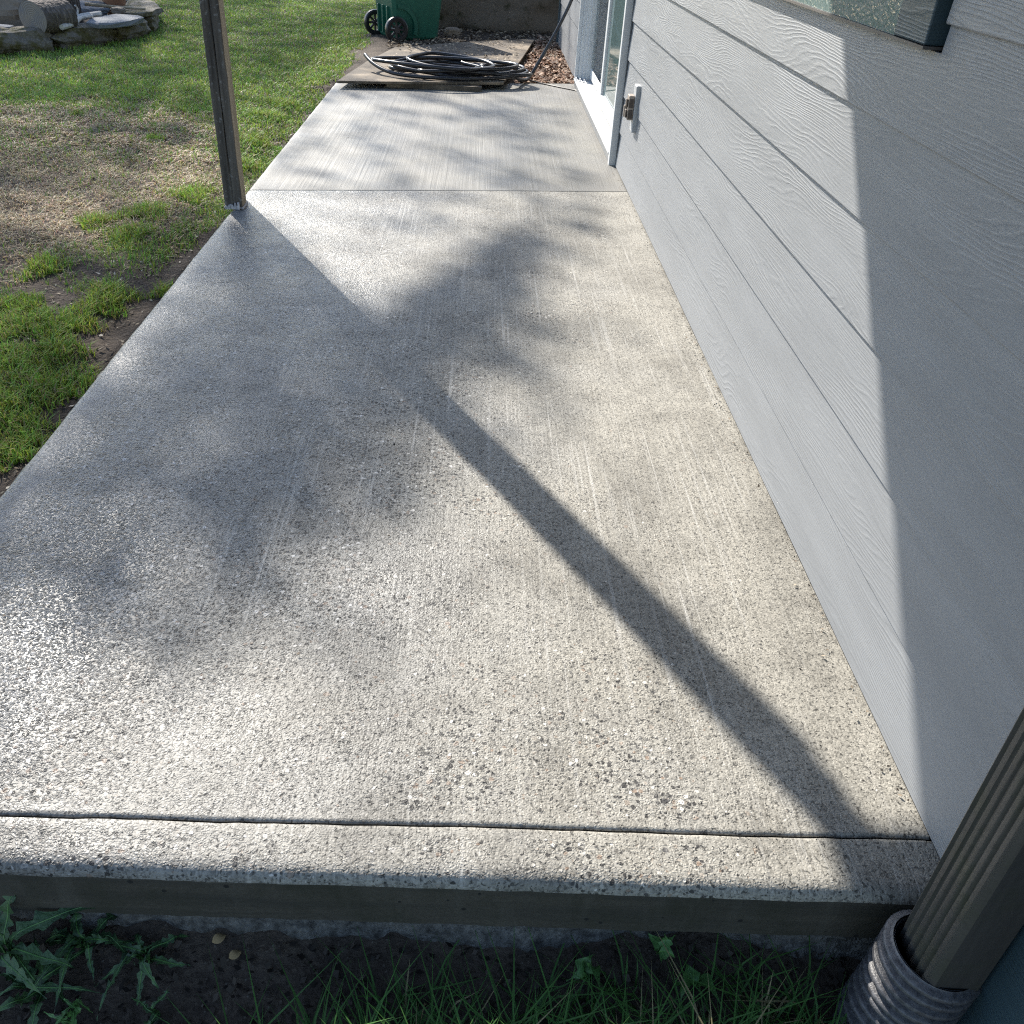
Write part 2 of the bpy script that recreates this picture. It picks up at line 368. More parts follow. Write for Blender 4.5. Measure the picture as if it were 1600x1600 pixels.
def mat_bark():
    M = NM('bark'); v = M.vec(1, 1, .12)
    vo = M.vor(v, 42); n = M.noise(M.vec(), 30, 4)
    col = M.ramp(vo.outputs['Distance'], [(.1, (.24, .195, .16)), (.55, (.07, .055, .045))]); col = M.mix(.35, col, M.ramp(n, [(.3, (.05, .042, .036)), (.7, (.26, .22, .19))]))
    return M.out(col, .92, M.bump(M.math('SUBTRACT', n, vo.outputs['Distance']), 1, .02))
M_BARK = mat_bark()
def mat_endgrain():
    M = NM('end_grain'); v = M.vec()
    ln = M.n('ShaderNodeVectorMath', operation='LENGTH'); M.l(M.vec(0, 1, 1), ln.inputs[0])
    r = M.math('SINE', M.math('ADD', M.math('MULTIPLY', ln.outputs['Value'], 420.0), M.math('MULTIPLY', M.noise(v, 14, 3), 9.0)))
    col = M.ramp(M.math('MULTIPLY_ADD', r, .5, .5), [(0, (.17, .14, .115)), (1, (.27, .235, .2))]); col = M.mix(M.ramp(M.noise(v, 8, 4), [(.45, 0), (.7, .7)]), col, (.14, .14, .16))
    return M.out(col, .88, M.bump(r, .4, .002))
M_END = mat_endgrain()
M_STICK = simple('bleached_stick', (.34, .31, .27), (.62, .59, .54), 40, .75, .4, .002, stretch=(1, 1, 1))
M_POT = simple('terracotta', (.22, .10, .055), (.32, .16, .09), 12, .85, .3, .002)

# ------------------------------------------------------------------ ground
W = 1.857
def sstep(a, b, x): t = np.clip((x-a)/(b-a), 0, 1); return t*t*(3-2*t)
def fbm(x, y, s, seed=0):
    out = np.zeros_like(x, dtype=float); a = 1.0
    r = np.random.default_rng(seed)
    for o in range(5):
        for k in range(3):
            th = r.uniform(0, 6.28); ph = r.uniform(0, 6.28); f = s*(2**o)*r.uniform(.8, 1.25)
            out += a*np.sin((x*math.cos(th)+y*math.sin(th))*f*6.28+ph)/3
        a *= .55
    return out
def gz(x, y):
    x = np.asarray(x, float); y = np.asarray(y, float)
    z = -.055+.012*fbm(x, y, .35, 1)+.006*fbm(x, y, 2.2, 2)
    lawn_dip = np.exp(-((x+.10)/.10)**2)*(y < 7.4)*(y > .8); z = z-.025*lawn_dip
    front = 1-sstep(.62, 1.15, y); fl = sstep(-.9, .25, x)
    z = z*(1-front)+front*(-.10-.10*fl-.02*sstep(.8, .3, y)+.012*fbm(x, y, 2.5, 3))
    under = ((x > -.0) & (y > .85) & (y < 7.6) & (x < W+6)); z = np.where(under, -.19, z)
    back = sstep(7.55, 7.75, y)*sstep(-.25, .15, x); z = z*(1-back)+back*(-.012+.008*fbm(x, y, 1.2, 4))
    house = (x > W+.03) & (y > .5); z = np.where(house, -.2, z)
    far = sstep(14, 60, np.hypot(x, y-5)); return z*(1-far)-.06*far
def axis(lo, hi, step, far):
    core = list(np.arange(lo, hi+1e-6, step)); a = []; d = step
    x = lo
    while x > -far: d *= 1.35; x -= d; a.append(x)
    b = []; d = step; x = core[-1]
    while x < far: d *= 1.35; x += d; b.append(x)
    return np.array(a[::-1]+core+b)
xs = axis(-4.6, 2.4, .04, 900); ys = axis(-.6, 14.5, .04, 900)
GX, GY = np.meshgrid(xs, ys); GZ = gz(GX, GY)
nx, ny = len(xs), len(ys)
idx = np.arange(nx*ny).reshape(ny, nx)
quads = np.stack([idx[:-1, :-1], idx[:-1, 1:], idx[1:, 1:], idx[1:, :-1]], -1).reshape(-1, 4)
tag(np_mesh('ground', np.stack([GX, GY, GZ], -1).reshape(-1, 3), quads, M_SOIL, smooth=True), 'bare dark soil and lawn ground around the patio', kind='structure')

# ------------------------------------------------------------------ patio slab (three panels with tooled joints)
def lerp(a, b, t): return a+(b-a)*t
J = [(.800, .755), (.884, .857), (4.346, 4.647), (7.27, 7.80)]     # y at left edge / at the house wall
XL, XR = .012, W+.004
patio = tag(empty('patio'), 'long grey concrete patio slab beside the house wall', kind='structure')
def slab_panel(i, mats):
    # cross-section profile is extruded over a grid in (s,t); edges are rounded and chipped
    y0 = J[i]; y1 = J[i+1]; rad0 = .022 if i == 0 else .010
    us = [0, .003, .008, .02, .05, .09, .11]; nxs = np.concatenate([np.array(us), np.linspace(.13, XR-XL-.06, 60), np.array([XR-XL-.05, XR-XL-.012, XR-XL-.004, XR-XL])])
    L = 1.0; ts_raw = np.concatenate([[0, .15, .35, .6, 1.0], ]) 
    V = []; ncol = len(nxs)
    def ycoord(x, k, off): yl = lerp(y0[0], y1[0], 0); return 0
    rows = []
    n_mid = 14 if i == 0 else 90
    # rows given by (side, offset) near ends and fraction in the middle
    offs = [0, .003, .008, .016, .03, .045]
    rws = [('a', o) for o in offs]+[('m', f) for f in np.linspace(.02, .98, n_mid)]+[('b', o) for o in offs[::-1]]
    for (k, o) in rws:
        row = []
        for x in nxs:
            fx = x/(XR-XL); ya = lerp(y0[0], y0[1], fx); yb = lerp(y1[0], y1[1], fx)
            g = .0016
            wv_ = .0022*mnoise.noise((x*2.1, i+1, 8))
            if i > 0: ya += g+.0022*mnoise.noise((x*2.1, i, 8))
            if i < 2: yb += wv_-.001
            lo = ya+.05; hi = yb-.05
            if hi < lo: lo = hi = (ya+yb)/2
            if k == 'a': yy = ya+min(o, (yb-ya)*.45)
            elif k == 'b': yy = yb-min(o, (yb-ya)*.45)
            else: yy = lerp(lo, hi, o)
            X = XL+x
            chip = .0012*mnoise.noise((X*9, yy*9, 1.3))+.0018*mnoise.noise((X*40, yy*40, 4.))
            d = min(yy-ya, yb-yy); dx = min(x, 9)
            z = .0006*mnoise.noise((X*30, yy*30, 0))+.002*mnoise.noise((X*2.2, yy*2.2, 5))
            ra = (rad0 if i == 0 else .0045) if (yy-ya) < (yb-yy) else .0045
            if d < ra: z -= ra-math.sqrt(max(0, ra*ra-(ra-d)**2))
            rx = .018
            if dx < rx: z -= (rx-math.sqrt(max(0, rx*rx-(rx-dx)**2)))*.8
            ex = X+(chip*1.6 if x < .006 else 0); ey = yy+(chip if d < .004 else 0)
            row.append((ex, ey, z))
        rows.append(row)
    nr = len(rows); vs = [p for r in rows for p in r]; fs = []; fm = []
    for r in range(nr-1):
        for c in range(ncol-1):
            fs.append((r*ncol+c, r*ncol+c+1, (r+1)*ncol+c+1, (r+1)*ncol+c))
            xm = nxs[c]; edge_l = xm < .085+.012*math.sin(r*.7); 
            near = (r < 5 or r > nr-7)
            fm.append(0)
    # skirts
    per = [('f', 0), ('b', nr-1)]
    B = -.116
    for kind, r in per:
        b = len(vs)
        for lv in (.35, .7, 1.0):
            for c in range(ncol):
                p = rows[r][c]; vs.append((p[0], p[1]+.002*mnoise.noise((p[0]*14, lv*6, r)), lerp(p[2], B, lv)))
        prev = [r*ncol+c for c in range(ncol)]
        for q in range(3):
            cur = [b+q*ncol+c for c in range(ncol)]
            for c in range(ncol-1):
                f = (prev[c], cur[c], cur[c+1], prev[c+1]); fs.append(f if kind == 'f' else f[::-1]); fm.append(2)
            prev = cur
    b = len(vs)
    for r in range(nr): p = rows[r][0]; vs.append((p[0], p[1], B))
    for r in range(nr-1): fs.append((r*ncol, (r+1)*ncol, b+r+1, b+r)); fm.append(2)
    o = mesh_obj('slab_panel', vs, fs, None, patio, True, mats, fm)
    at = o.data.attributes.new('trowel', 'FLOAT', 'POINT'); vals = np.zeros(len(vs), np.float32)
    for r, (k, oo) in enumerate(rws):
        for c, x in enumerate(nxs):
            e = 0
            if k == 'a' and i > 0: e = .7*max(0, 1-max(0, oo-.016)/.022)
            if k == 'b': e = max(0, 1-max(0, oo-.008)/.022)
            if i > 0: e = max(e, max(0, min(1, (.13-x)/.08))*.8)
            vals[r*ncol+c] = e
    at.data.foreach_set('value', vals)
for i, mm in enumerate(([M_AGG, M_TROWEL, M_FORM], [M_AGG, M_TROWEL, M_FORM], [M_BROOM, M_TROWEL, M_FORM])): slab_panel(i, mm)
# rough poured footing showing under the front edge
vs = []; fs = []; n = 150
for i in range(n):
    x = lerp(.03, W, i/(n-1)); yb = lerp(J[0][0], J[0][1], i/(n-1))
    for k, z in enumerate((-.110, -.125, -.145, -.165, -.19, -.24)):
        o = .012+.022*mnoise.noise((x*7, z*22, 2))+.016*mnoise.noise((x*26, z*40, 7)) - .012*k*(.3+mnoise.noise((x*3, 0, 3)))
        if k == 0: o = .03
        vs.append((x, yb+.008+o*.9, z+.008*mnoise.noise((x*18, 5, k))))
for i in range(n-1):
    for k in range(5): a = i*6+k; fs.append((a, a+1, a+7, a+6))
mesh_obj('footing', vs, fs, M_RUBBLE, patio, True)

# ------------------------------------------------------------------ house
house = tag(empty('house', (W, 5, 0)), 'house with pale grey lap siding, glass patio door and teal trimmed window', 'house')
HO = Vector((W, 5, 0))
def hpart(mb, name, mats, parent=house, smooth=False):
    mb.v = [(x-HO.x, y-HO.y, z-HO.z) for (x, y, z) in mb.v]
    return mb.build(name, mats, parent, smooth)
E_, E1 = .178, .183
Y0, Y1 = .70, 10.12                 # siding between the corner boards
D0, D1 = 5.17, 7.66                 # patio door opening
WN0, WN1, WZ0, WZ1 = 1.655, 3.05, 1.034, 2.05
hpart(MB().box(W+.034, W+6, .52, D0-.002, -.25, 2.72).box(W+.034, W+6, D1+.002, Y1-.02, -.25, 2.72).box(W+.18, W+6, D0-.001, D1+.001, -.25, 2.72).box(W+.034, W+.179, D0-.001, D1+.001, 2.09, 2.72).box(W+.034, W+.179, D0-.001, D1+.001, -.25, .05), 'wall', M_SHADE)
def plank(y0, y1, zb, zt, first=False):
    xb, xt = W, W+.0105
    vs = []; ns = max(2, int((y1-y0)/.6)+1)
    for k in range(ns):
        y = lerp(y0, y1, k/(ns-1))
        vs += [(xb+.0015, y, zb), (xb, y, zb+.002), (xt, y, zt+.02), (xt+.009, y, zt+.02), (xb+.011, y, zb)]
    fs = []
    for k in range(ns-1):
        a = k*5; b = a+5
        for q in range(5): q2 = (q+1) % 5; fs.append((a+q, b+q, b+q2, a+q2)[::-1])
    fs.append((0, 1, 2, 3, 4)[::-1]); e = (ns-1)*5; fs.append((e, e+1, e+2, e+3, e+4))
    return hpart(MB().add(vs, fs), 'siding_plank', M_SIDE)
zb = .006; zt = E1
row = 0
while zb < 2.6:
    segs = [(Y0, D0-.035), (D1+.012, Y1)] if zb < 2.1 else [(Y0, Y1)]
    if zt > WZ0+.002 and zb < WZ1:
        if zb < WZ0-.03:     # notched plank below the sill: full length low part
            zc = WZ0-.0045; xo = lambda z: W+.0105*(z-zb)/(zt+.02-zb); vs = []
            for (y, zz) in ((Y0, zt+.02), (WN0-.026, zt+.02), (WN0-.026, zc), (2.4, zc), (3.3, zc), (D0-.035, zc)):
                vs += [(W+.0015, y, zb), (W, y, zb+.002), (xo(zz), y, zz), (xo(zz)+.009, y, zz), (W+.011, y, zb)]
            fs = [(k*5+q, (k+1)*5+q, (k+1)*5+(q+1) % 5, k*5+(q+1) % 5)[::-1] for k in range(5) for q in range(5)]+[(4, 3, 2, 1, 0), (25, 26, 27, 28, 29)]
            hpart(MB().add(vs, fs), 'siding_plank', M_SIDE); plank(WN1+.02, D0-.035, WZ0-.002, zt)
            segs = segs[1:]
        else: segs = [(Y0, WN0-.026), (WN1+.02, D0-.035)]+segs[1:]
    for (a, b) in segs: plank(a, b, zb, zt)
    zb = zt; zt = zt+E_; row += 1
# corner boards
hpart(MB().bbox(W-.012, W+.03, .42, .69, -.2, 2.7, .004), 'corner_board', M_TEAL)
hpart(MB().bbox(W-.010, W+.032, Y1+.004, Y1+.10, -.05, 2.7, .004), 'corner_board', M_TEAL)
hpart(MB().box(W+.036, W+6, .47, .519, -.2, 2.7), 'end_wall', M_SIDE)
# window
win = hpart(MB().bbox(W-.016, W+.03, WN0-.004, WN0+.135, WZ0+.004, WZ1, .003).bbox(W-.016, W+.03, WN1-.12, WN1, WZ0+.004, WZ1, .003).bbox(W-.016, W+.03, WN0+.137, WN1-.122, WZ1-.1, WZ1, .003), 'window', M_TEAL)
hpart(MB().box(W-.018, W+.03, WN0-.006, WN1+.004, WZ0-.002, WZ0+.003), 'bottom_rail', M_BRONZE, win)
hpart(MB().box(W-.013, W-.006, WN0+.136, WN1-.121, WZ0+.0035, WZ1-.101), 'pane', M_OBS, win)
# sliding glass door
hx = W-.034
door = MB()
door.bbox(hx, W+.07, D0, D0+.045, .0, 2.08, .003)            # near jamb
for k, (o, dpt) in enumerate(((.0, -.034), (.028, -.006), (.052, .02), (.078, .045))):
    door.bbox(W+dpt, W+.10, D1-.028-o, D1-o-.002, .062, 2.08, .003)   # stepped far jamb
door.bbox(hx, W+.07, D0+.046, D1-.11, 2.03, 2.08, .003)
door = hpart(door, 'patio_door', M_VINYL)
s = MB().bbox(hx-.004, W+.10, D0+.046, D1-.002, .052, .062, .002)
for dpt in (-.028, .0, .028): s.bbox(W+dpt, W+dpt+.008, D0+.046, D1-.03, .062, .078, .002)
hpart(s, 'sill_track', M_VINYL, door)
hpart(MB().bbox(hx+.004, W+.03, D0+.002, D1, .004, .051, .002), 'kick_flashing', M_FLASH, door)
hpart(MB().bbox(W+.038, W+.075, D0+.046, D0+.10, .08, 2.03, .004).bbox(W+.038, W+.075, D0+1.27, D0+1.34, .08, 2.03, .004).bbox(W+.038, W+.075, D0+.101, D0+1.269, .08, .15, .004).bbox(W+.038, W+.075, D0+.101, D0+1.269, 1.96, 2.03, .004), 'panel_frame', M_VINYL, door)
hpart(MB().box(W+.054, W+.060, D0+.1005, D0+1.2695, .1505, 1.9595), 'pane', M_GLASS, door)
hpart(MB().bbox(W+.078, W+.10, D0+1.28, D1-.11, .08, .15, .004).bbox(W+.078, W+.10, D0+1.28, D0+1.34, .151, 2.03, .004), 'panel_frame', M_VINYL, door)
hpart(MB().box(W+.082, W+.086, D0+1.341, D1-.112, .151, 1.96), 'pane', M_CLEAR, door)
for k in range(9):
    y = D0+1.36+k*.108; sl_ = MB().add([(W+.125, y, .10), (W+.128, y, .10), (W+.158, y+.112, .10), (W+.155, y+.112, .10), (W+.125, y, 2.0), (W+.128, y, 2.0), (W+.158, y+.112, 2.0), (W+.155, y+.112, 2.0)], [(0, 1, 2, 3), (4, 7, 6, 5), (0, 4, 5, 1), (1, 5, 6, 2), (2, 6, 7, 3), (3, 7, 4, 0)])
    hpart(sl_, 'blind_slat', M_CURTAIN, door)
hpart(MB().box(W+.002, W+.033, D0-.034, D0-.001, .002, 2.09), 'painted_shadow_strip', M_SHADE)  # solid strip coloured dark for the shadow line beside the door
# outlet
ob = hpart(MB().bbox(W-.016, W+.012, 4.622, 4.700, .285, .495, .005), 'outlet_box', M_BOXG)
hpart(MB().bbox(W-.044, W-.017, 4.630, 4.692, .34, .45, .004), 'cover', M_BOXT, ob)
for z0 in (.35, .398): hpart(MB().bbox(W-.054, W-.045, 4.638, 4.672, z0, z0+.036, .003).bbox(W-.042, W-.022, 4.6265, 4.6295, z0-.002, z0+.038, .001), 'socket', M_BOXD, ob)
hpart(MB().bbox(W-.058, W-.045, 4.675, 4.690, .347, .40, .003), 'latch', M_BOXT, ob)
# downspout, ribbed rectangular section
def spout_section(cx, cy, hw, hd, rib=.0022):
    pts = []
    def side(ax, ay, bx, by, nxv, nyv, nr, ribbed=0):
        k = nr*8
        for i in range(k):
            t = .10+.80*i/(k-1); r_ = (max(0, math.sin(math.pi*nr*2*(t-.10)/.80))**1.6)*rib*ribbed
            pts.append((lerp(ax, bx, t)-nxv*r_, lerp(ay, by, t)-nyv*r_))
    c = [(cx-hw, cy-hd), (cx+hw, cy-hd), (cx+hw, cy+hd), (cx-hw, cy+hd)]
    side(*c[0], *c[1], 0, -1, 4); side(*c[1], *c[2], 1, 0, 3); side(*c[2], *c[3], 0, 1, 4); side(*c[3], *c[0], -1, 0, 5, 1.5)
    return pts
DSX, DSY = 1.803, .672
def spout():
    mb = MB(); zs = [-.03, -.015, .02, .4, .8, 1.2, 1.6, 2.0, 2.4]; vs = []; sec = spout_section(DSX, DSY, .041, .049)
    k = len(sec)
    for z in zs: vs += [(x, y, z) for (x, y) in sec]
    fs = []
    for r in range(len(zs)-1):
        for c in range(k): c2 = (c+1) % k; fs.append((r*k+c, r*k+c2, (r+1)*k+c2, (r+1)*k+c))
    inner = [(DSX+(x-DSX)*.95, DSY+(y-DSY)*.95, z) for z in (-.03, .01) for (x, y) in sec]; b = len(vs); vs += inner
    for c in range(k): c2 = (c+1) % k; fs.append((c, b+c, b+c2, c2)); fs.append((b+c, b+k+c, b+k+c2, b+c2))
    return mb.add(vs, fs)
hpart(spout(), 'downspout', M_SPOUT, house, True)
hpart(MB().lathe([(.0, 0), (.012, 0), (.012, .05), (.018, .052), (.018, .075), (.011, .078), (.011, .10)], (W-.0, 7.86, .62), (-1, -.1, -.25), 14).lathe([(.0, .0), (.03, .0), (.03, .006), (.0, .006)], (W-.055, 7.86, .665), (0, 0, 1), 14), 'tap', M_BRASS, house, True)
# patio roof on the post line, and the house roof
RZ = 2.68
pr = hpart(MB().bbox(.05, W+.06, -2.6, 4.12, RZ-.03, RZ, .004), 'patio_roof', M_ROOF)
hpart(MB().bbox(-.012, .056, -2.6, 4.09, RZ-.09, RZ-.032, .004), 'beam', M_TIMBER, pr)
for k in range(11): y = -2.4+k*.6; hpart(MB().bbox(.06, W-.03, y, y+.04, RZ-.14, RZ-.032, .003), 'rafter', M_TIMBER, pr)
rf = MB(); y0, y1 = .2, 10.4
rf.add([(W-.35, y0, 2.74), (W-.35, y1, 2.74), (W+3, y0, 3.9), (W+3, y1, 3.9), (W+6.35, y0, 2.74), (W+6.35, y1, 2.74), (W-.35, y0, 2.70), (W-.35, y1, 2.70), (W+6.35, y0, 2.70), (W+6.35, y1, 2.70)],
       [(0, 2, 3, 1), (2, 4, 5, 3), (6, 7, 9, 8), (0, 1, 7, 6), (4, 8, 9, 5), (0, 6, 8, 4, 2), (1, 3, 5, 9, 7)])
hpart(rf, 'roof', M_ROOF)

# corrugated drain pipe
def drain():
    base = Vector((DSX-.008, DSY+.004, -.008)); prof = []
    pts = [base+Vector((-.0, 0, -.0)), base+Vector((-.010, -.004, -.10)), base+Vector((-.030, -.014, -.20)), base+Vector((-.06, -.03, -.32))]
    mb = MB(); n = 30; path = []; rads = []
    N = 170
    for i in range(N):
        t = i/(N-1)*3; k = min(2, int(t)); f = t-k; p = pts[k].lerp(pts[k+1], f)
        s = i/(N-1)*.325; ph = (s/.0215) % 1
        r = .0835 if .18 < ph < .82 else .0735
        r = .0590+.0120*(1/(1+math.exp(-22*(ph-.2)))-1/(1+math.exp(-22*(ph-.8))))
        path.append(p); rads.append(r)
    mb.tube(path, rads, 36, cap=False)
    mb.tube(path[::8], [.0570]*len(path[::8]), 24, cap=False)
    return mb
o = drain(); dl = Vector((DSX-.018, DSY, -.2)); o.v = [tuple(Vector(v)-dl) for v in o.v]
o = o.build('drain_pipe', M_DRAIN, None, True); o.location = dl
tag(o, 'scuffed black corrugated drain pipe under the downspout at the slab corner', 'drain pipe')

# ------------------------------------------------------------------ post
PX0, PX1, PY0, PY1 = -.016, .060, 4.03, 4.115
post = tag(empty('wooden_post', (.02, 4.07, 0)), 'dark weathered wooden post with tan side standing on the slab edge', 'post')
def post_mesh(x0, x1):
    vs = []; fs = []; fm = []; zs = np.linspace(.012, RZ-.092, 70)
    for z in zs:
        wv = lambda s: .0026*mnoise.noise((z*6, s+x0*50, 0))+.0016*mnoise.noise((z*33, s+x0*50, 3))
        vs += [(x0+.003+wv(6)-.02, PY0+wv(1)-4.07, z), (x1-.003+wv(7)-.02, PY0+wv(2)-4.07, z), (x1+wv(4)-.02, PY0+.005-4.07, z), (x1+wv(5)-.02, PY1-4.07, z), (x0-.02, PY1-4.07, z), (x0+wv(3)-.02, PY0+.005-4.07, z)]
    for i in range(len(zs)-1):
        a = i*6; b = a+6
        for q in range(6):
            q2 = (q+1) % 6; fs.append((a+q, a+q2, b+q2, b+q)); fm.append(1 if q in (2,) else 0)
    fs += [(5, 4, 3, 2, 1, 0), tuple(len(vs)-6+k for k in range(6))]; fm += [0, 0]
    return vs, fs, fm
# two laminated timbers with an open crack between them
mid = (PX0+PX1)/2+.001
for (a, b, t) in ((PX0, mid-.0008, False), (mid+.0008, PX1, True)):
    vs, fs, fm = post_mesh(a, b)
    if not t: fm = [0]*len(fm)
    mesh_obj('timber', vs, fs, None, post, False, [M_POSTD, M_POSTT], fm)
MB().box(-.052, .018, .047, .125, .012, RZ-.1).build('added_shadow_timber', M_POSTD, post)  # unseen timber added behind the post to widen its cast shadow
vs = MB(); 
for k in range(9):
    x = -.034+.007*k; vs.bbox(x, x+.009, -.047-.006*random.random(), -.038, .001, .012+.022*random.random(), .002)
vs.bbox(-.04, .045, -.038, .05, .0005, .011, .002)
vs.build('base_bracket', M_GALV, post)

# ------------------------------------------------------------------ plywood, hose, cord
py = empty('plywood_sheet', (.8, 8.4, .04))
tag(py, 'weathered plywood sheet lying on soil with its edge over the slab', 'plywood')
def ply(poly, zt, th, nm):
    n = len(poly); vs = [(x-.8, y-8.4, z-.04) for (x, y, z) in poly]+[(x-.8, y-8.4, z-.04-th) for (x, y, z) in poly]
    fs = [tuple(range(n)), tuple(range(2*n-1, n-1, -1))]+[(i, i+n, (i+1) % n+n, (i+1) % n) for i in range(n)]
    return mesh_obj(nm, vs, fs, M_PLY, py)
ply([(.062, 7.04, .050), (.66, 7.17, .052), (1.262, 7.33, .054), (1.45, 8.7, .046), (1.62, 10.1, .036), (.95, 9.6, .036), (.31, 8.95, .038), (.16, 8.0, .044)], .05, .016, 'sheet')
mesh_obj('batten', *(lambda b: (b.v, b.f))(MB().box(-.4, .3, -1.2, -1.14, -.04, -.006)), M_PLY, py)
def smooth_path(P, n=12):
    P = [Vector(p) for p in P]; out = []
    for i in range(len(P)-1):
        p0 = P[max(0, i-1)]; p1 = P[i]; p2 = P[i+1]; p3 = P[min(len(P)-1, i+2)]
        for k in range(n):
            t = k/n; out.append(.5*((2*p1)+(p2-p0)*t+(2*p0-5*p1+4*p2-p3)*t*t+(-p0+3*p1-3*p2+p3)*t**3))
    return out+[P[-1]]
hp = [(.20, 7.62, .15), (.28, 7.48, .11), (.42, 7.34, .078), (.60, 7.28, .07), (.8, 7.27, .07), (1.02, 7.30, .07)]
r2 = random.Random(5); turns = 7
for k in range(turns*10):
    a = -.6+k/10*2*math.pi; t = k/(turns*10)
    cx = .86+.10*math.sin(k*.19)+.05*r2.uniform(-1, 1); cy = 7.62+.04*math.sin(k*.31)
    rx = .40+.13*math.sin(k*.137+1)+r2.uniform(-.02, .02); ry = .27+.06*math.sin(k*.21+2)
    hp.append((cx+rx*math.cos(a), cy+ry*math.sin(a), .068+.012*t*turns*.75+.014*math.sin(k*.9)+.012*r2.random()))
hp += [(1.30, 7.50, .08), (1.40, 7.62, .035), (1.46, 7.74, .022), (1.50, 7.80, .06), (1.56, 7.82, .16), (1.66, 7.84, .34), (1.74, 7.86, .50), (1.775, 7.86, .585)]
h0 = Vector((.86, 7.6, .05))
mb = MB().tube([p-h0 for p in smooth_path(hp, 7)], .0135, 9)
hz = mb.build('garden_hose', M_HOSE, None, True); hz.location = h0
tag(hz, 'coiled black garden hose on plywood with one end rising to the wall tap', 'hose')
cp = smooth_path([(1.46, 7.76, .018), (1.58, 7.68, .007), (1.72, 7.55, .006), (1.82, 7.46, .006), (1.83, 7.44, .006)], 6)
c0 = Vector((1.6, 7.66, 0)); o = MB().tube([p-c0 for p in cp], .005, 6).build('thin_cord', M_HOSE2, None, True); o.location = c0
tag(o, 'thin dark cord running across the slab to the patio door', 'cord')

# ------------------------------------------------------------------ wheeled bin
def wheelie_bin(loc, rz):
    t = empty('wheeled_bin', loc, rz); tag(t, 'green wheeled refuse bin with black wheels beside the lawn', 'bin')
    # local x: from the wheels towards the front, y: width
    def ring(z, x0, x1, hy, c): return [(x0+c, -hy, z), (x1-c, -hy, z), (x1, -hy+c, z), (x1, hy-c, z), (x1-c, hy, z), (x0+c, hy, z), (x0, hy-c, z), (x0, -hy+c, z)]
    rings = [ring(.02, .06, .50, .215, .03), ring(.035, .05, .51, .222, .03), ring(.30, .02, .535, .243, .03), ring(.9, -.03, .59, .285, .03), ring(.94, -.03, .59, .285, .03), ring(.945, -.05, .61, .30, .03), ring(.99, -.05, .61, .30, .03)]
    vs = [p for r in rings for p in r]; fs = [(7, 6, 5, 4, 3, 2, 1, 0)]
    for i in range(len(rings)-1):
        for k in range(8): k2 = (k+1) % 8; fs.append((i*8+k, i*8+k2, (i+1)*8+k2, (i+1)*8+k))
    mesh_obj('body', vs, fs, M_BIN, t)
    # raised wheel arches on both sides
    for s in (-1, 1):
        mb = MB(); N = 14; a = []; yv = s*.246
        for rr, off in ((.165, 0), (.165, .014), (.200, .014), (.205, -.02)):
            for k in range(N+1):
                th = -.35+ (math.pi*.62)*k/N
                a.append((.07+rr*math.cos(th), yv+s*off, .13+rr*math.sin(th)))
        f = []
        for i in range(3):
            for k in range(N): q = (i*(N+1)+k, i*(N+1)+k+1, (i+1)*(N+1)+k+1, (i+1)*(N+1)+k); f.append(q if s < 0 else q[::-1])
        mb.add(a, f); mb.build('wheel_arch', M_BIN, t, True)
        wh = MB().lathe([(.076, -.024), (.103, -.026), (.114, -.018), (.116, 0), (.114, .018), (.103, .026), (.076, .024), (.072, 0), (.076, -.024)], (.035, s*.285, .116), (0, 1, 0), 32).build('wheel', M_TYRE, t, True)
        hub = MB().lathe([(.0, -.02), (.028, -.02), (.03, .0), (.028, .02), (0, .02)], (.035, s*.285, .116), (0, 1, 0), 18)
        for k in range(8):
            th = k*math.pi/4; d = Vector((math.cos(th), 0, math.sin(th))); c = Vector((.035, s*.285, .116))
            hub.tube([c+d*.022, c+d*.077], .011, 6)
        hub.lathe([(.079, -.014), (.072, -.016), (.072, .016), (.079, .014)], (.035, s*.285, .116), (0, 1, 0), 28)
        hub.build('rim', M_HUB, wh, True)
    MB().tube([(.035, -.285, .116), (.035, .285, .116)], .011, 8).build('axle', M_TYRE, t, True)
    MB().bbox(-.06, .62, -.305, .305, .992, 1.015, .01).bbox(-.02, .55, -.26, .26, 1.016, 1.05, .015).build('lid', M_BIN, t)
    MB().tube([(-.05, -.25, .93), (-.12, -.25, .96), (-.12, .25, .96), (-.05, .25, .93)], .016, 8).build('handle', M_BIN, t, True)
    for y in (-.12, 0, .12): MB().bbox(.0, .05, y-.012, y+.012, .06, .30, .004).build('back_rib', M_BIN, t)
    return t
wheelie_bin((.10, 9.98, -.03), R(27))

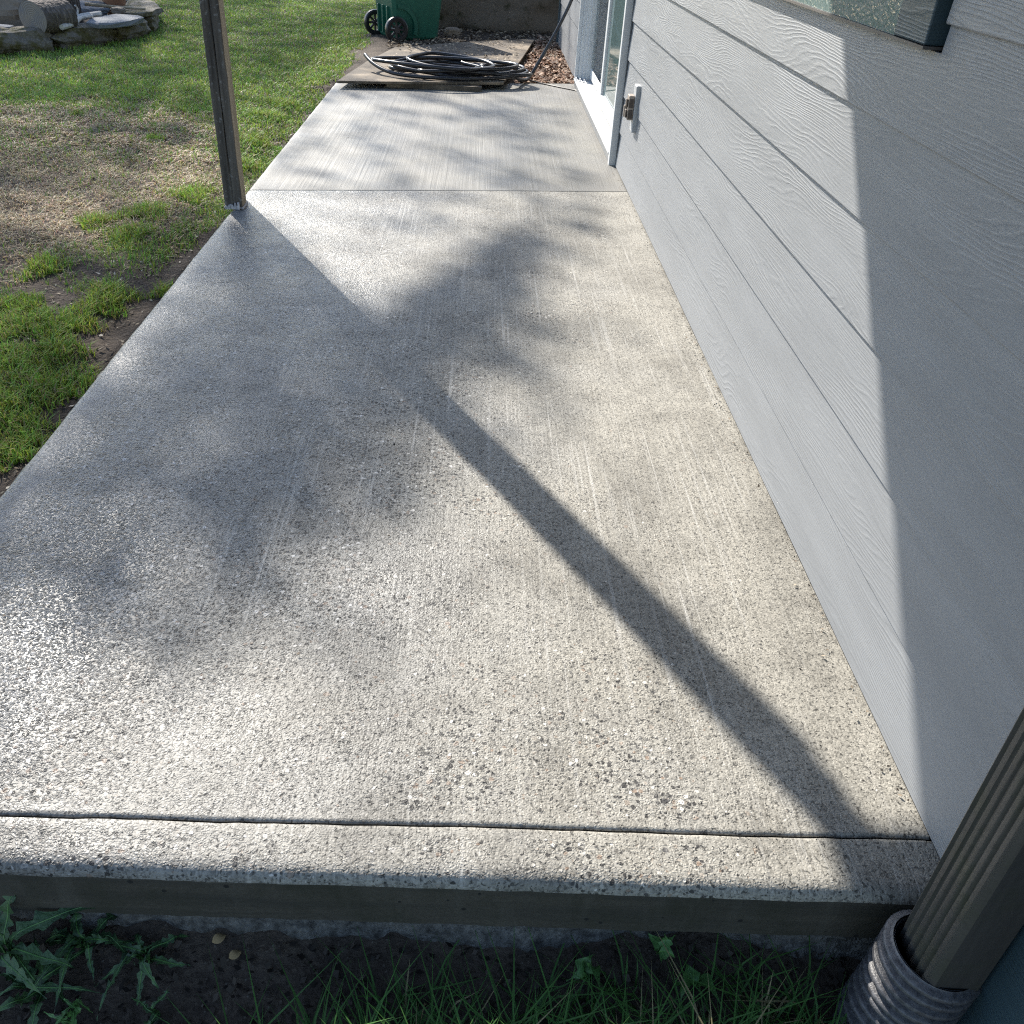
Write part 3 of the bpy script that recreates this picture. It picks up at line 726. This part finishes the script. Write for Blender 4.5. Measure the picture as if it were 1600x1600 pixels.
# ------------------------------------------------------------------ rocks, bed
def rock_mesh(size, seed, p=3.2, amp=.10, nu=26, nv=16):
    vs = []; fs = []
    for j in range(nv+1):
        th = math.pi*j/nv
        for i in range(nu):
            ph = 2*math.pi*i/nu; d = Vector((math.sin(th)*math.cos(ph), math.sin(th)*math.sin(ph), math.cos(th)))
            s = (abs(d.x)**p+abs(d.y)**p+abs(d.z)**p)**(-1/p); q = d*s
            k = 1+amp*mnoise.noise(q*1.6+Vector((seed*3.1, seed, 0)))+amp*.5*mnoise.noise(q*5+Vector((seed, 0, seed)))
            vs.append((q.x*size[0]*k, q.y*size[1]*k, q.z*size[2]*k))
    for j in range(nv):
        for i in range(nu): i2 = (i+1) % nu; fs.append((j*nu+i, (j+1)*nu+i, (j+1)*nu+i2, j*nu+i2))
    return vs, fs
def flat_stone(name, loc, rx, ry, th, seed, mat, rz):
    r_ = random.Random(seed); n = 9; pts = []
    for k in range(n):
        a = 2*math.pi*(k+r_.uniform(-.3, .3))/n; q = (abs(math.cos(a))**4+abs(math.sin(a))**4)**(-.25)*r_.uniform(.78, 1.05); pts.append((rx*q*math.cos(a), ry*q*math.sin(a)))
    vs = []; 
    for (sc, z) in ((.96, -th), (1, -th*.6), (1.0, th*.7), (.965, th)): vs += [(x*sc+.006*r_.uniform(-1, 1), y*sc+.006*r_.uniform(-1, 1), z+.004*r_.uniform(-1, 1)) for (x, y) in pts]
    fs = [tuple(range(n-1, -1, -1)), tuple(3*n+k for k in range(n))]+[(i*n+k, i*n+(k+1) % n, (i+1)*n+(k+1) % n, (i+1)*n+k) for i in range(3) for k in range(n)]
    o = mesh_obj(name, vs, fs, mat); o.location = loc; o.rotation_euler = (0, 0, rz); return o
def rock(name, loc, size, seed, mat, rz=0, tilt=0, smooth=False, **kw):
    vs, fs = rock_mesh(size, seed, **kw); o = mesh_obj(name, vs, fs, mat, None, smooth); o.location = loc; o.rotation_euler = (tilt, 0, rz); return o
bed_pts = [(-3.55, 7.55), (-2.90, 7.95), (-2.50, 8.38), (-2.21, 8.95), (-2.15, 9.6), (-2.25, 10.2), (-2.6, 11.0), (-3.2, 11.6), (-4.0, 12.0)]
lab = ['long mossy edging stone at the far left of the lawn bed', 'mossy edging stone below the cut round log', 'brown mossy edging stone below the bleached branches', 'mossy edging stone below the blue grey flat slab', 'mossy corner stone at the right tip of the raised bed', 'dark edging stone behind the right tip of the bed', 'edging stone behind the terracotta pot', 'edging stone at the rear of the raised bed']
for k in range(len(bed_pts)-1):
    a = Vector(bed_pts[k]); b = Vector(bed_pts[k+1]); c = (a+b)/2; d = b-a
    o = rock('edging_stone', (c.x, c.y, .005+.006*((k*3) % 4)), (d.length*.50, .12+.02*(k % 2), .078+.008*((k*5) % 3)), k+1, M_STONE, math.atan2(d.y, d.x), p=4.5, amp=.24, nu=22, nv=12)
    tag(o, lab[k], 'stone', 'stones edging the raised bed')
bs = [(x+.0, y) for x, y in bed_pts]+[(-5.5, 11.5), (-5.5, 7.6)]
bed_in = [((x-(-3.6))*.93-3.6, (y-9.6)*.93+9.6) for x, y in bs]
mesh_obj('bed_soil', [(x, y, .025) for x, y in bed_in]+[(x, y, -.2) for x, y in bed_in], [tuple(range(len(bed_in)))]+[(i, i+len(bed_in), (i+1) % len(bed_in)+len(bed_in), (i+1) % len(bed_in)) for i in range(len(bed_in))], M_SOIL)
bpy.data.objects['bed_soil']['kind'] = 'structure'
o = flat_stone('flat_slab', (-2.17, 8.98, .110), .19, .40, .022, 21, M_SLATE, R(-8)); tag(o, 'pale blue grey flat stone slab on the bed edge beside the branches', 'stone')
o = flat_stone('flat_slab', (-2.22, 9.78, .112), .22, .32, .022, 22, M_STONE, R(10)); tag(o, 'brown grey flat slab at the back right of the bed', 'stone')
o = flat_stone('flat_slab', (-2.95, 8.2, .10), .24, .13, .022, 23, M_SLATE, R(30)); tag(o, 'blue grey broken slate lying left of the cut round log', 'stone')
o = rock('small_stone', (-2.26, 9.42, .15), (.06, .05, .03), 24, M_BOULDER, 0, amp=.2); tag(o, 'small dark stone resting on the flat slabs', 'stone')
o = rock('large_rock', (-3.02, 8.85, .16), (.27, .22, .19), 25, M_TANROCK, R(15), R(12), amp=.16); tag(o, 'large tan rock behind the cut log in the bed', 'rock')
# cut log, lying with its sawn face towards the camera
def log(name, loc, rad, ln, rz, label):
    t = empty(name, loc, rz); tag(t, label, 'log')
    vs = []; n = 36
    for k in range(7):
        x = ln*k/6
        for i in range(n):
            th = 2*math.pi*i/n; r = rad*(1+.05*math.sin(th*2+1)+.035*mnoise.noise((math.cos(th)*3, math.sin(th)*3, x*4))); vs.append((x, r*math.cos(th), r*math.sin(th)*.94))
    fs = [(k*n+i, k*n+(i+1) % n, (k+1)*n+(i+1) % n, (k+1)*n+i) for k in range(6) for i in range(n)]
    mesh_obj('bark', vs, [f[::-1] for f in fs], M_BARK, t, True)
    ev = [(.001, v[1]*.995, v[2]*.995) for v in vs[:n]]; mesh_obj('sawn_face', ev+[(-.006, 0, 0)], [(i, n, (i+1) % n) for i in range(n)], M_END, t, True)
    mesh_obj('back_face', [(ln-.001, v[1]*.995, v[2]*.995) for v in vs[:n]], [tuple(range(n))], M_END, t)
    return t
log('cut_log', (-2.55, 8.28, .19), .135, .34, R(68), 'cut round log lying with its grey sawn face to the lawn')
# standing bark log
def bark_log(loc, rad, h):
    t = empty('standing_log', loc); tag(t, 'upright log with furrowed brown bark behind the cut round log', 'log')
    vs = []; n = 96; nz = 30
    for k in range(nz):
        z = h*k/(nz-1)
        for i in range(n):
            th = 2*math.pi*i/n; fur = abs(mnoise.noise((math.cos(th)*8, math.sin(th)*8, z*1.6)))
            r = rad*(1+.03*mnoise.noise((math.cos(th)*1.4, math.sin(th)*1.4, z)))+.030*min(1, fur*3.2)
            vs.append((r*math.cos(th), r*math.sin(th), z))
    fs = [(k*n+i, k*n+(i+1) % n, (k+1)*n+(i+1) % n, (k+1)*n+i) for k in range(nz-1) for i in range(n)]
    mesh_obj('bark', vs, fs, M_BARK, t); mesh_obj('cut_top', [(v[0]*.99, v[1]*.99, h-.002) for v in vs[-n:]], [tuple(range(n))], M_END, t)
bark_log((-2.80, 9.42, .02), .165, .75)
def stick(name, pts, r, mat, label):
    c = Vector(pts[0]); p = smooth_path([Vector(q)-c for q in pts], 6); n = len(p)
    mb = MB().tube(p, [r*(1-.35*i/n)*(1+.18*mnoise.noise((i*.7, r*99, 0))) for i in range(n)], 8)
    o = mb.build(name, mat, None, True); o.location = c; tag(o, label, 'branch')
stick('branch', [(-2.36, 8.35, .125), (-2.34, 8.55, .13), (-2.36, 8.78, .15), (-2.33, 8.95, .15)], .022, M_STICK, 'bleached pale branch at the front edge of the bed')
stick('branch', [(-2.52, 8.80, .11), (-2.40, 9.0, .14), (-2.32, 9.14, .15)], .032, M_STICK, 'thicker pale branch with rounded end behind the bleached one')
stick('branch', [(-2.62, 9.60, .17), (-2.45, 9.62, .16), (-2.25, 9.66, .15), (-2.1, 9.7, .145)], .016, M_POSTT, 'long thin tan stick in front of the terracotta pot')
stick('branch', [(-2.52, 9.05, .06), (-2.50, 9.10, .17), (-2.51, 9.08, .21)], .011, M_STICK, 'short pale upright twig beside the standing log')
for k in range(3): stick('branch', [(-2.60+.05*k, 8.7+.12*k, .06), (-2.48+.08*k, 8.9+.2*k, .07), (-2.40+.08*k, 9.3+.1*k, .06)], .018, M_POSTD, ['dark twig nearest the cut log among the branches', 'dark twig in the middle of the bed debris', 'dark twig farthest back in the bed debris'][k])
o = MB().lathe([(.0, 0), (.085, 0), (.12, .2), (.135, .2), (.14, .25), (.12, .25), (.11, .2), (.08, .02), (0, .02)], (0, 0, 0), (0, 0, 1), 28).build('terracotta_pot', M_POT, None, True)
o.location = (-2.56, 10.2, .03); tag(o, 'brown terracotta pot among stones in the raised bed', 'pot')
o = rock('slate_piece', (-2.74, 10.0, .08), (.16, .10, .05), 31, M_SLATE, R(40), R(20), p=5, amp=.2); tag(o, 'dark slate chunk leaning left of the terracotta pot', 'stone')
# dark boulder bank behind the bin
o = rock('boulder', (1.22, 11.35, .35), (.98, .42, .62), 41, M_BOULDER, R(8), p=3.4, amp=.22, nu=60, nv=36, smooth=True); tag(o, 'large dark mottled boulder bank between the bin and the house corner', 'boulder')
o = rock('small_stone', (.78, 10.35, .02), (.085, .06, .05), 42, M_TANROCK, R(20)); tag(o, 'small grey stone in front of the dark boulder', 'stone')

# ------------------------------------------------------------------ grass
def blades(P, Z, H, wd, lean, col, seg=2):
    n = len(P); az = rng.uniform(0, 6.283, n); dx, dy = np.cos(az), np.sin(az); px, py_ = -dy, dx
    ln = lean*rng.uniform(.2, 1.3, n)*H
    V = np.zeros((n, 5, 3), np.float32)
    for k, (t, wt) in enumerate(((0, 1), (.55, .75))):
        bx = P[:, 0]+dx*ln*t*t; by = P[:, 1]+dy*ln*t*t; bz = Z+H*t*(1-.18*t*lean)
        V[:, 2*k] = np.stack([bx-px*wd*wt, by-py_*wd*wt, bz], 1); V[:, 2*k+1] = np.stack([bx+px*wd*wt, by+py_*wd*wt, bz], 1)
    V[:, 4] = np.stack([P[:, 0]+dx*ln, P[:, 1]+dy*ln, Z+H*(1-.30*lean)], 1)
    b = np.arange(n)[:, None]*5
    T = np.concatenate([b+np.array([[0, 1, 3]]), b+np.array([[0, 3, 2]]), b+np.array([[2, 3, 4]])], 0)
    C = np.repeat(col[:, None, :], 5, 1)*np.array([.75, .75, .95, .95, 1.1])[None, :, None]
    return V.reshape(-1, 3), T, C.reshape(-1, 3)
def left_limit(y): return -.35-.42*(y-1.0)          # generous edge of the view
def in_bed(x, y):
    inside = np.zeros(len(x), bool); poly = bed_pts+[(-5.5, 11.5), (-5.5, 7.6)]; j = len(poly)-1
    for i in range(len(poly)):
        xi, yi = poly[i]; xj, yj = poly[j]
        c = ((yi > y) != (yj > y)) & (x < (xj-xi)*(y-yi)/(yj-yi+1e-9)+xi); inside ^= c; j = i
    return inside
def sample_lawn(n):
    y = 1.0+13.5*rng.random(n)**1.35; x = -.02-rng.random(n)*(.5+.44*(y-.6)); return x, y
def rightlim(y): return np.where(y < 7.3, -.03, np.where(y < 9.6, -.02+.12*(y-7.3), .0))
x, y = sample_lawn(330000)
x = x+np.where(y > 7.3, .28*rng.random(len(x)), 0)
ok = ~in_bed(x, y) & (x < rightlim(y)); x, y = x[ok], y[ok]
g1 = fbm(x, y, .32, 21); g2 = fbm(x, y, 1.1, 22); g3 = fbm(x, y, 3.2, 23)
dry = sstep(.25, .75, np.exp(-(((x+1.25)/1.05)**2+((y-4.65)/1.55)**2))*1.5+.16*g2+.1*g1+.06*g3)
# bare soil margin with tufts beside the slab
edge = -x
marg = .09+.20*sstep(4.3, 3.0, y)+.07*g2+.04*g3
bare = sstep(0, .10, marg-edge)
bare = np.maximum(bare, sstep(-.1, .45, g2+.5*g3)*sstep(4.6, 3.6, y)*.97)
bare = np.maximum(bare, .55*sstep(.2, .8, g3+.4*g1)*dry)
bare = np.maximum(bare, .72*sstep(3.9, 3.3, y))
keep = rng.random(len(x)) > bare
x, y, dry, g1, g2 = x[keep], y[keep], dry[keep], g1[keep], g2[keep]
n = len(x); isdry = rng.random(n) < dry*.76+.08+.15*sstep(.2, .9, g1)
green = np.stack([.16+.16*rng.random(n), .28+.16*rng.random(n), .05+.03*rng.random(n)], 1)
yel = sstep(.1, .9, g2)[:, None]; green = green*(1-yel*.35)+np.array([.30, .34, .08])*yel*.35
tan = np.stack([.40+.17*rng.random(n), .31+.13*rng.random(n), .18+.09*rng.random(n)], 1)
col = np.where(isdry[:, None], tan, green)
H = np.where(isdry, .016+.022*rng.random(n), .018+.036*rng.random(n)**1.5); lean = np.where(isdry, 1.5, .9)
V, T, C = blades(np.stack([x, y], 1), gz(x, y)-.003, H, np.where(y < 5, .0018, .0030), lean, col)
tag(np_mesh('lawn_grass', V, T, M_GRASS, col=C), 'patchy green and straw coloured lawn grass left of the slab', 'grass', kind='stuff')
# lush tufts at the soil margin
tufts = [(70, 415, .10), (170, 455, .10), (115, 500, .10), (40, 505, .13), (60, 590, .12), (110, 585, .10), (20, 690, .09), (0, 640, .12), (230, 330, .12), (200, 365, .11), (150, 345, .10), (255, 445, .06), (300, 300, .12), (160, 470, .09), (45, 660, .08), (25, 560, .13), (90, 540, .1), (400, 215, .12), (420, 180, .12), (385, 250, .10), (440, 160, .12), (5, 480, .12), (240, 215, .06), (120, 180, .05)]
def unproj(u, v, z):
    d = ca*((u-800)/F_PX)-cb*((v-800)/F_PX)+fw; t = (z-CAM.z)/d.z; return CAM+d*t
Vs = []; Ts = []; Cs = []; off = 0
for (u, v, r) in tufts:
    c = unproj(u, v, -.045); r *= .82; k = int(900*(r/.1)**2)
    a = rng.uniform(0, 6.28, k); rr = r*np.sqrt(rng.random(k))*(1+.35*np.sin(a*3+u)); px = c.x+rr*np.cos(a); pyy = c.y+rr*np.sin(a)*1.3
    ok = px < -.03; px, pyy = px[ok], pyy[ok]; k = len(px)
    cc = np.stack([.19+.19*rng.random(k), .31+.18*rng.random(k), .05+.03*rng.random(k)], 1); dd = rng.random(k) < .16; cc[dd] = [.36, .28, .15]
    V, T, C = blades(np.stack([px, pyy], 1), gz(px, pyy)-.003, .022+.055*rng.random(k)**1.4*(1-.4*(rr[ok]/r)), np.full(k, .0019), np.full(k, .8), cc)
    Vs.append(V); Ts.append(T+off); Cs.append(C); off += len(V)
tag(np_mesh('grass_tufts', np.concatenate(Vs), np.concatenate(Ts), M_GRASS, col=np.concatenate(Cs)), 'lush bright green grass tufts on bare soil by the slab', 'grass', kind='stuff')
# long grass in front of the slab
Vs = []; Ts = []; Cs = []; off = 0
def clump(cx, cy, r, k, hmin, hmax, wd, lean, base):
    global off
    a = rng.uniform(0, 6.28, k); rr = r*np.sqrt(rng.random(k)); px = cx+rr*np.cos(a); pyy = np.minimum(cy+rr*np.sin(a), .735)
    cc = np.array(base)*(.7+.6*rng.random((k, 1))); dd = rng.random(k) < .08; cc[dd] = [.3, .26, .14]
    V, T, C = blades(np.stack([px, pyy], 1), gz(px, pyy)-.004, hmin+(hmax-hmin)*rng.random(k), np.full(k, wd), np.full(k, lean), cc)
    Vs.append(V); Ts.append(T+off); Cs.append(C); off += len(V)
for (cx, cy, r, k, h0_, h1_) in [(.93, .56, .06, 70, .07, .15), (1.0, .52, .07, 80, .08, .16), (1.10, .58, .05, 40, .05, .12), (1.2, .55, .07, 80, .07, .16), (1.3, .57, .07, 70, .06, .15), (1.42, .55, .08, 90, .07, .16), (1.52, .58, .06, 60, .06, .14), (1.6, .54, .07, 70, .08, .15), (.78, .55, .03, 22, .05, .10), (1.15, .48, .12, 160, .09, .17), (1.4, .46, .12, 160, .09, .17), (.9, .45, .12, 120, .08, .16), (.6, .45, .06, 40, .05, .11), (1.05, .66, .05, 20, .04, .09), (1.35, .66, .06, 24, .04, .1), (1.55, .68, .05, 20, .04, .1), (.72, .5, .04, 30, .05, .1), (1.62, .62, .06, 40, .05, .14), (.35, .5, .10, 60, .05, .1)]:
    clump(cx, cy, r*1.15, int(k*2.2), h0_, h1_, .0020, 1.3, (.06, .15, .035))
for _ in range(26):
    clump(rng.uniform(.75, 1.7), rng.uniform(.42, .68), .03, 12, .05, .13, .0022, 1.5, (.06, .15, .04))
tag(np_mesh('long_grass', np.concatenate(Vs), np.concatenate(Ts), M_GRASS, col=np.concatenate(Cs)), 'long dark green grass growing below the front edge of the slab', 'grass', kind='stuff')

# ------------------------------------------------------------------ weeds with toothed leaves
def toothed_leaf(L, wd, teeth, droop, seedv):
    r_ = random.Random(seedv); n = teeth*4; vs = []; fs = []
    for i in range(n+1):
        t = i/n; wbase = wd*(math.sin(math.pi*min(1, t*.9+.12))**.8)*(1 if t > .22 else .25+t*3)
        saw = 1-.78*((i % 4)/4.0) if i < n-1 else .2
        z = droop*(-t*t)*1.5+.02*math.sin(t*3)+.006*math.sin(t*11+seedv)
        x = L*t*(1-.15*t)
        wob = .004*r_.uniform(-1, 1)
        wl = wbase*saw*(.9+.2*r_.random()); wr = wbase*saw*(.9+.2*r_.random())
        if i == n: wl = wr = .001
        sw = .012*math.sin(t*2.6+seedv)*L/.14; cu = .35*math.sin(t*5+seedv)
        vs += [(x-.25*wl*(1-saw), wl+sw, z+(.35+cu)*wl+wob), (x, sw, z), (x-.25*wr*(1-saw), -wr+sw, z+(.35-cu)*wr-wob)]
    for i in range(n):
        a = i*3; fs += [(a, a+1, a+4, a+3), (a+1, a+2, a+5, a+4)]
    return vs, fs
M_WEED = simple('weed_leaf', (.016, .045, .018), (.07, .14, .05), 42, .5, .8, .003)
M_WEED2 = simple('broad_leaf', (.05, .14, .035), (.10, .22, .06), 30, .5, .3, .001)
rw2 = random.Random(9)
def weed(loc, leaves, label, mat=M_WEED, teeth=6, wide=.015, group='weeds in front of the slab'):
    t = empty('weed', loc); tag(t, label, 'weed', group)
    for k, (az, el, L, dr) in enumerate(leaves):
        vs, fs = toothed_leaf(L, wide*(L/.14), teeth, dr, k+int(L*1000))
        o = mesh_obj('leaf', vs, fs, mat, t, True); o.rotation_euler = (R(rw2.uniform(-35, 35)), -R(el), R(az)); o.location = (0, 0, .005); o.scale = (.82, .82, .82)
        ctr = [Vector(vs[q*3+1])+Vector((0, 0, .0006)) for q in range(0, len(vs)//3-1, 2)]; MB().tube([Vector((-.01, 0, -.012))]+ctr, [.0020*(1-.7*q/len(ctr)) for q in range(len(ctr)+1)], 5).build('midrib', M_WEED2, o, True)
    return t
def gpt(u, v, z): p = unproj(u, v, z); return p
def wpos(u, v):
    z = -.17
    for _ in range(6): p = unproj(u, v, z); z = float(gz(np.array([p.x]), np.array([p.y]))[0])
    return (p.x, p.y, z)
rw = random.Random(3)
def rosette(n, L0, L1, e0=15, e1=55, dr=.05): return [(360*k/n+rw.uniform(-25, 25), rw.uniform(e0, e1), rw.uniform(L0, L1), dr*rw.uniform(.5, 1.4)) for k in range(n)]
p = wpos(25, 1475); weed((p[0], p[1]-.01, p[2]), [(70, 60, .17, .02), (20, 62, .18, .12), (120, 45, .15, .05), (-60, 30, .14, .05), (180, 40, .15, .05), (-20, 35, .15, .06)], 'tall jagged leafed weed at the left corner of the slab front')
p = wpos(135, 1480); weed(p, rosette(11, .06, .14), 'low jagged leafed weed right of the tall corner weed')
p = wpos(60, 1550); weed(p, rosette(10, .05, .13), 'jagged weed on bare soil at the lower left')
p = wpos(230, 1500); weed(p, rosette(9, .05, .12), 'jagged weed with thin leaves near the rough footing')
p = wpos(245, 1590); weed(p, [(-80, 30, .09, .03), (-100, 40, .08, .03), (60, 55, .07, .01), (150, 40, .06, .02)], 'upright narrow weed at the bottom left of the grass')
p = wpos(115, 1598); weed(p, rosette(6, .05, .08, 40, 70, .01), 'sunlit yellow green weed at the bottom left edge', M_WEED2)
p = wpos(1030, 1490); weed(p, [(80, 70, .06, .0), (20, 60, .05, .01), (150, 55, .05, .01), (-90, 40, .05, .01)], 'small round leafed weed beneath the middle of the slab front', M_WEED2, 3, .045)
p = wpos(915, 1530); weed(p, [(60, 55, .055, .01), (200, 40, .05, .01), (-40, 40, .05, .01)], 'broad leafed weed left of the small round leafed one', M_WEED2, 2, .055)
p = wpos(1075, 1545); weed(p, [(-30, 45, .075, .03), (100, 50, .06, .01), (220, 40, .06, .02)], 'broad drooping weed right of the small round leafed one', M_WEED2, 2, .045)
# dry leaves that stand out
M_DRY = simple('dry_leaf', (.16, .11, .05), (.30, .21, .10), 40, .7, .4, .002)
def dry_leaf(u, v, L, label):
    p = wpos(u, v); vs = []; fs = []
    for i in range(7):
        t = i/6; wv = .32*L*math.sin(math.pi*t)**.8+.0005; vs += [(L*(t-.5), wv, .35*wv+.004*math.sin(t*5)), (L*(t-.5), 0, .006*math.sin(t*3)), (L*(t-.5), -wv, .3*wv)]
    for i in range(6): a = i*3; fs += [(a, a+1, a+4, a+3), (a+1, a+2, a+5, a+4)]
    o = mesh_obj('dry_leaf', vs, fs, M_DRY, None, True); o.location = (p[0], p[1], p[2]+.006); o.rotation_euler = (.3, -.2, R(25)); tag(o, label, 'leaf', 'fallen dry leaves')
dry_leaf(343, 1470, .022, 'curled tan leaf on dark soil under the rough footing')
dry_leaf(368, 1495, .02, 'brown leaf lying below the curled tan leaf')

# ------------------------------------------------------------------ litter and chips
def flakes(name, x, y, zoff, size, asp, cols, label, tilt=.5):
    n = len(x); az = rng.uniform(0, 6.28, n); s = size*(.5+rng.random(n)); dx, dy = np.cos(az)*s, np.sin(az)*s; px, py_ = -np.sin(az)*s*asp, np.cos(az)*s*asp
    z = gz(x, y)+zoff; t1 = rng.uniform(-tilt, tilt, n)*s; t2 = rng.uniform(-tilt, tilt, n)*s*asp; zz = z+np.abs(t1)+np.abs(t2)
    V = np.stack([np.stack([x-dx, y-dy, zz-t1], 1), np.stack([x+px, y+py_, zz+t2], 1), np.stack([x+dx, y+dy, zz+t1], 1), np.stack([x-px, y-py_, zz-t2], 1)], 1).reshape(-1, 3)
    T = np.arange(4*n).reshape(n, 4); c = np.array(cols)[rng.integers(0, len(cols), n)]*(.7+.6*rng.random((n, 1)))
    return tag(np_mesh(name, V, T, M_LITTER, col=np.repeat(c, 4, 0)), label, 'litter', kind='stuff')
k = 9000; x = rng.uniform(1.30, W+.02, k); y = rng.uniform(7.72, 10.6, k); ok = (x > 1.33+.11*(y-7.4)) & (y > 7.30+.27*x+.02); x, y = x[ok], y[ok]
flakes('wood_chips', x, y, .002, .022, .38, [(.30, .17, .11), (.42, .28, .19), (.2, .11, .07), (.48, .36, .27), (.13, .08, .055)], 'reddish brown wood chip mulch between the plywood and the house')
k = 5000; x = rng.uniform(.2, 2.0, k); y = rng.uniform(9.2, 11.6, k)
flakes('leaf_litter', x, y, .01, .016, .5, [(.10, .075, .05), (.2, .15, .1), (.06, .045, .035), (.3, .24, .17)], 'dark leaf litter on soil in front of the boulder')
k = 1500; x = -rng.random(k)*.45-.01; y = rng.uniform(1.0, 7.2, k)
flakes('soil_litter', x, y, .003, .008, .45, [(.3, .24, .16), (.16, .12, .08), (.45, .4, .32), (.09, .07, .05)], 'small dry bits scattered on the soil strip beside the slab')
k = 3200; x = rng.uniform(0, 1.75, k); y = rng.uniform(.35, .77, k)
flakes('soil_crumbs', x, y, .001, .0055, .7, [(.05, .04, .032), (.07, .056, .045), (.035, .028, .022), (.04, .033, .027), (.025, .02, .017)], 'small crumbs on dark soil in front of the slab', 1.0)
k = 900; t = rng.random(k); x = .35+1.2*rng.random(k); y = 7.5+2.3*rng.random(k); ok = (x > .12+.12*(y-7)) & (x < 1.28+.10*(y-7.4)) & (y < 8.95+.8*(x-.3)); x, y = x[ok], y[ok]
n_ = len(x); zz = .062-.006*(y-7.2)
fl = flakes('plywood_litter', x, y, 0, .013, .5, [(.10, .075, .05), (.3, .24, .17), (.42, .34, .24)], 'dead leaves and dirt scattered on the plywood sheet')
co = np.zeros(len(fl.data.vertices)*3, np.float32); fl.data.vertices.foreach_get('co', co); co = co.reshape(-1, 3); co[:, 2] += np.repeat(zz-gz(x, y), 4); fl.data.vertices.foreach_set('co', co.ravel())

k = 420; y = rng.uniform(.9, 7.4, k); x = np.where(rng.random(k) < .75, W-.004-.035*rng.random(k)**2, rng.uniform(.1, W, k))
db = flakes('slab_grit', x, y, 0, .0032, .6, [(.10, .08, .06), (.25, .2, .15), (.04, .035, .03)], 'fine dark grit lying on the slab along the foot of the wall')
co = np.zeros(len(db.data.vertices)*3, np.float32); db.data.vertices.foreach_get('co', co); co = co.reshape(-1, 3); co[:, 2] += np.repeat(.003-gz(x, y), 4); db.data.vertices.foreach_set('co', co.ravel())

# ------------------------------------------------------------------ shade tree beyond the frame
WEDGE = [(.74, 2.86), (1.16, 3.80), (1.5, 4.4), (.05, 4.4), (.14, 4.02), (.50, 3.34)]     # crown gap standing in for sun reflected off the door glass
def in_poly(x, y, poly):
    inside = np.zeros(len(x), bool); j = len(poly)-1
    for i in range(len(poly)):
        xi, yi = poly[i]; xj, yj = poly[j]; c = ((yi > y) != (yj > y)) & (x < (xj-xi)*(y-yi)/(yj-yi+1e-9)+xi); inside ^= c; j = i
    return inside
def shade_prob(x, y):
    g = fbm(x, y, .55, 31); f = fbm(x, y, 1.6, 32)
    # broad shade that thins gently towards the house and towards the near edge
    right = 1-sstep(.80, 1.60, x-.32*(y-2.7)+.04*g); near = sstep(.95, 1.60, y+.25*np.clip(-x, -1.2, .2)+.12*f)
    far = 1-sstep(3.75, 4.15, y)*sstep(-.05, .1, x)
    p = .92*right*near*far
    p = np.where((y > 3.0) & (x > .9), p*(1-sstep(1.05, 1.7, x)), p); p = np.where(in_poly(x, y, WEDGE), .03, p)
    dap = (y > 3.9) & (x > 0) & (x < 1.7) & (y < 7.1); p = np.where(dap, .10+.10*sstep(.1, .9, g+.5*f), p)
    lawn = (x <= -.02) & (y > 2.0); p = np.where(lawn, np.where((x > -.6) & (y > 4.3) & (y < 7.0), .06, np.clip(.26-.16*g-.08*f, .04, .42)), p)
    p = np.where((y <= 2.0) & (x <= -.02), .55*near, p)
    p = np.where((y > 9.0) & (x > -.1), np.where(g > .2, .15, .6), p)
    return np.where((y > 7.1) & (y <= 9.6) & (x > -.4), .03, p)
def tree(name, trunk, label, N, xr, yr, zr, leaf, group=None):
    t = empty(name, trunk); tag(t, label, 'tree', group)
    gx = rng.uniform(*xr, N); gy = rng.uniform(*yr, N); h = rng.uniform(*zr, N)
    # crown carved: leaves kept only where their shadow fits the shade map
    low = (gx > .1) & (gy > 2.3) & (gy < 4.2); h = np.where(low, 9.0+(h-zr[0])*.9, h)     # leaves set slightly lower to shape the patio shade
    ok = rng.random(N) < shade_prob(gx, gy); gx, gy, h = gx[ok], gy[ok], h[ok]
    cx = gx+SUN.x/SUN.z*h; cy = gy+SUN.y/SUN.z*h; n = len(cx)
    # leaf faces, roughly facing the light with scatter
    nrm = np.array(SUN)[None]+rng.normal(0, .55, (n, 3)); nrm /= np.linalg.norm(nrm, axis=1)[:, None]
    u = np.cross(nrm, rng.normal(0, 1, (n, 3))); u /= np.linalg.norm(u, axis=1)[:, None]; v = np.cross(nrm, u)
    s = leaf*(.6+.8*rng.random((n, 1))); c = np.stack([cx, cy, h], 1)-np.array(trunk)
    V = np.stack([c-u*s, c+v*s*.55+u*s*.1, c+u*s, c-v*s*.55+u*s*.1], 1).reshape(-1, 3)
    col = np.stack([.045+.03*rng.random(n), .10+.05*rng.random(n), .025+.015*rng.random(n)], 1)
    np_mesh('crown', V, np.arange(4*n).reshape(n, 4), M_LEAF, t, np.repeat(col, 4, 0))
    mb = MB(); c0 = Vector((0, 0, 0)); mb.tube(smooth_path([(0, 0, -.1), (.05, -.05, 1.5), (.1, -.2, 4.6), (.2, -.5, 7.4)], 5), [.28*(1-.35*i/16) for i in range(16)], 14)
    r_ = random.Random(4); top = Vector((.15, -.4, 6.8))
    for k in range(14):
        q = Vector(c[r_.randrange(n)]); md = top.lerp(q, .5)+Vector((r_.uniform(-.3, .3), r_.uniform(-.3, .3), .4))
        pth = smooth_path([top-Vector((0, 0, r_.uniform(0, 1.2))), md, q], 6); mb.tube(pth, [.055*(1-.9*i/len(pth)) for i in range(len(pth))], 7)
    mb.build('trunk', M_BARK, t, True)
tree('shade_tree', (-8.6, 18.2, -.05), 'broad leafed shade tree beyond the upper left of the lawn', 60000, (-4.6, 2.6), (1.0, 13.5), (9.0, 13.0), .062)
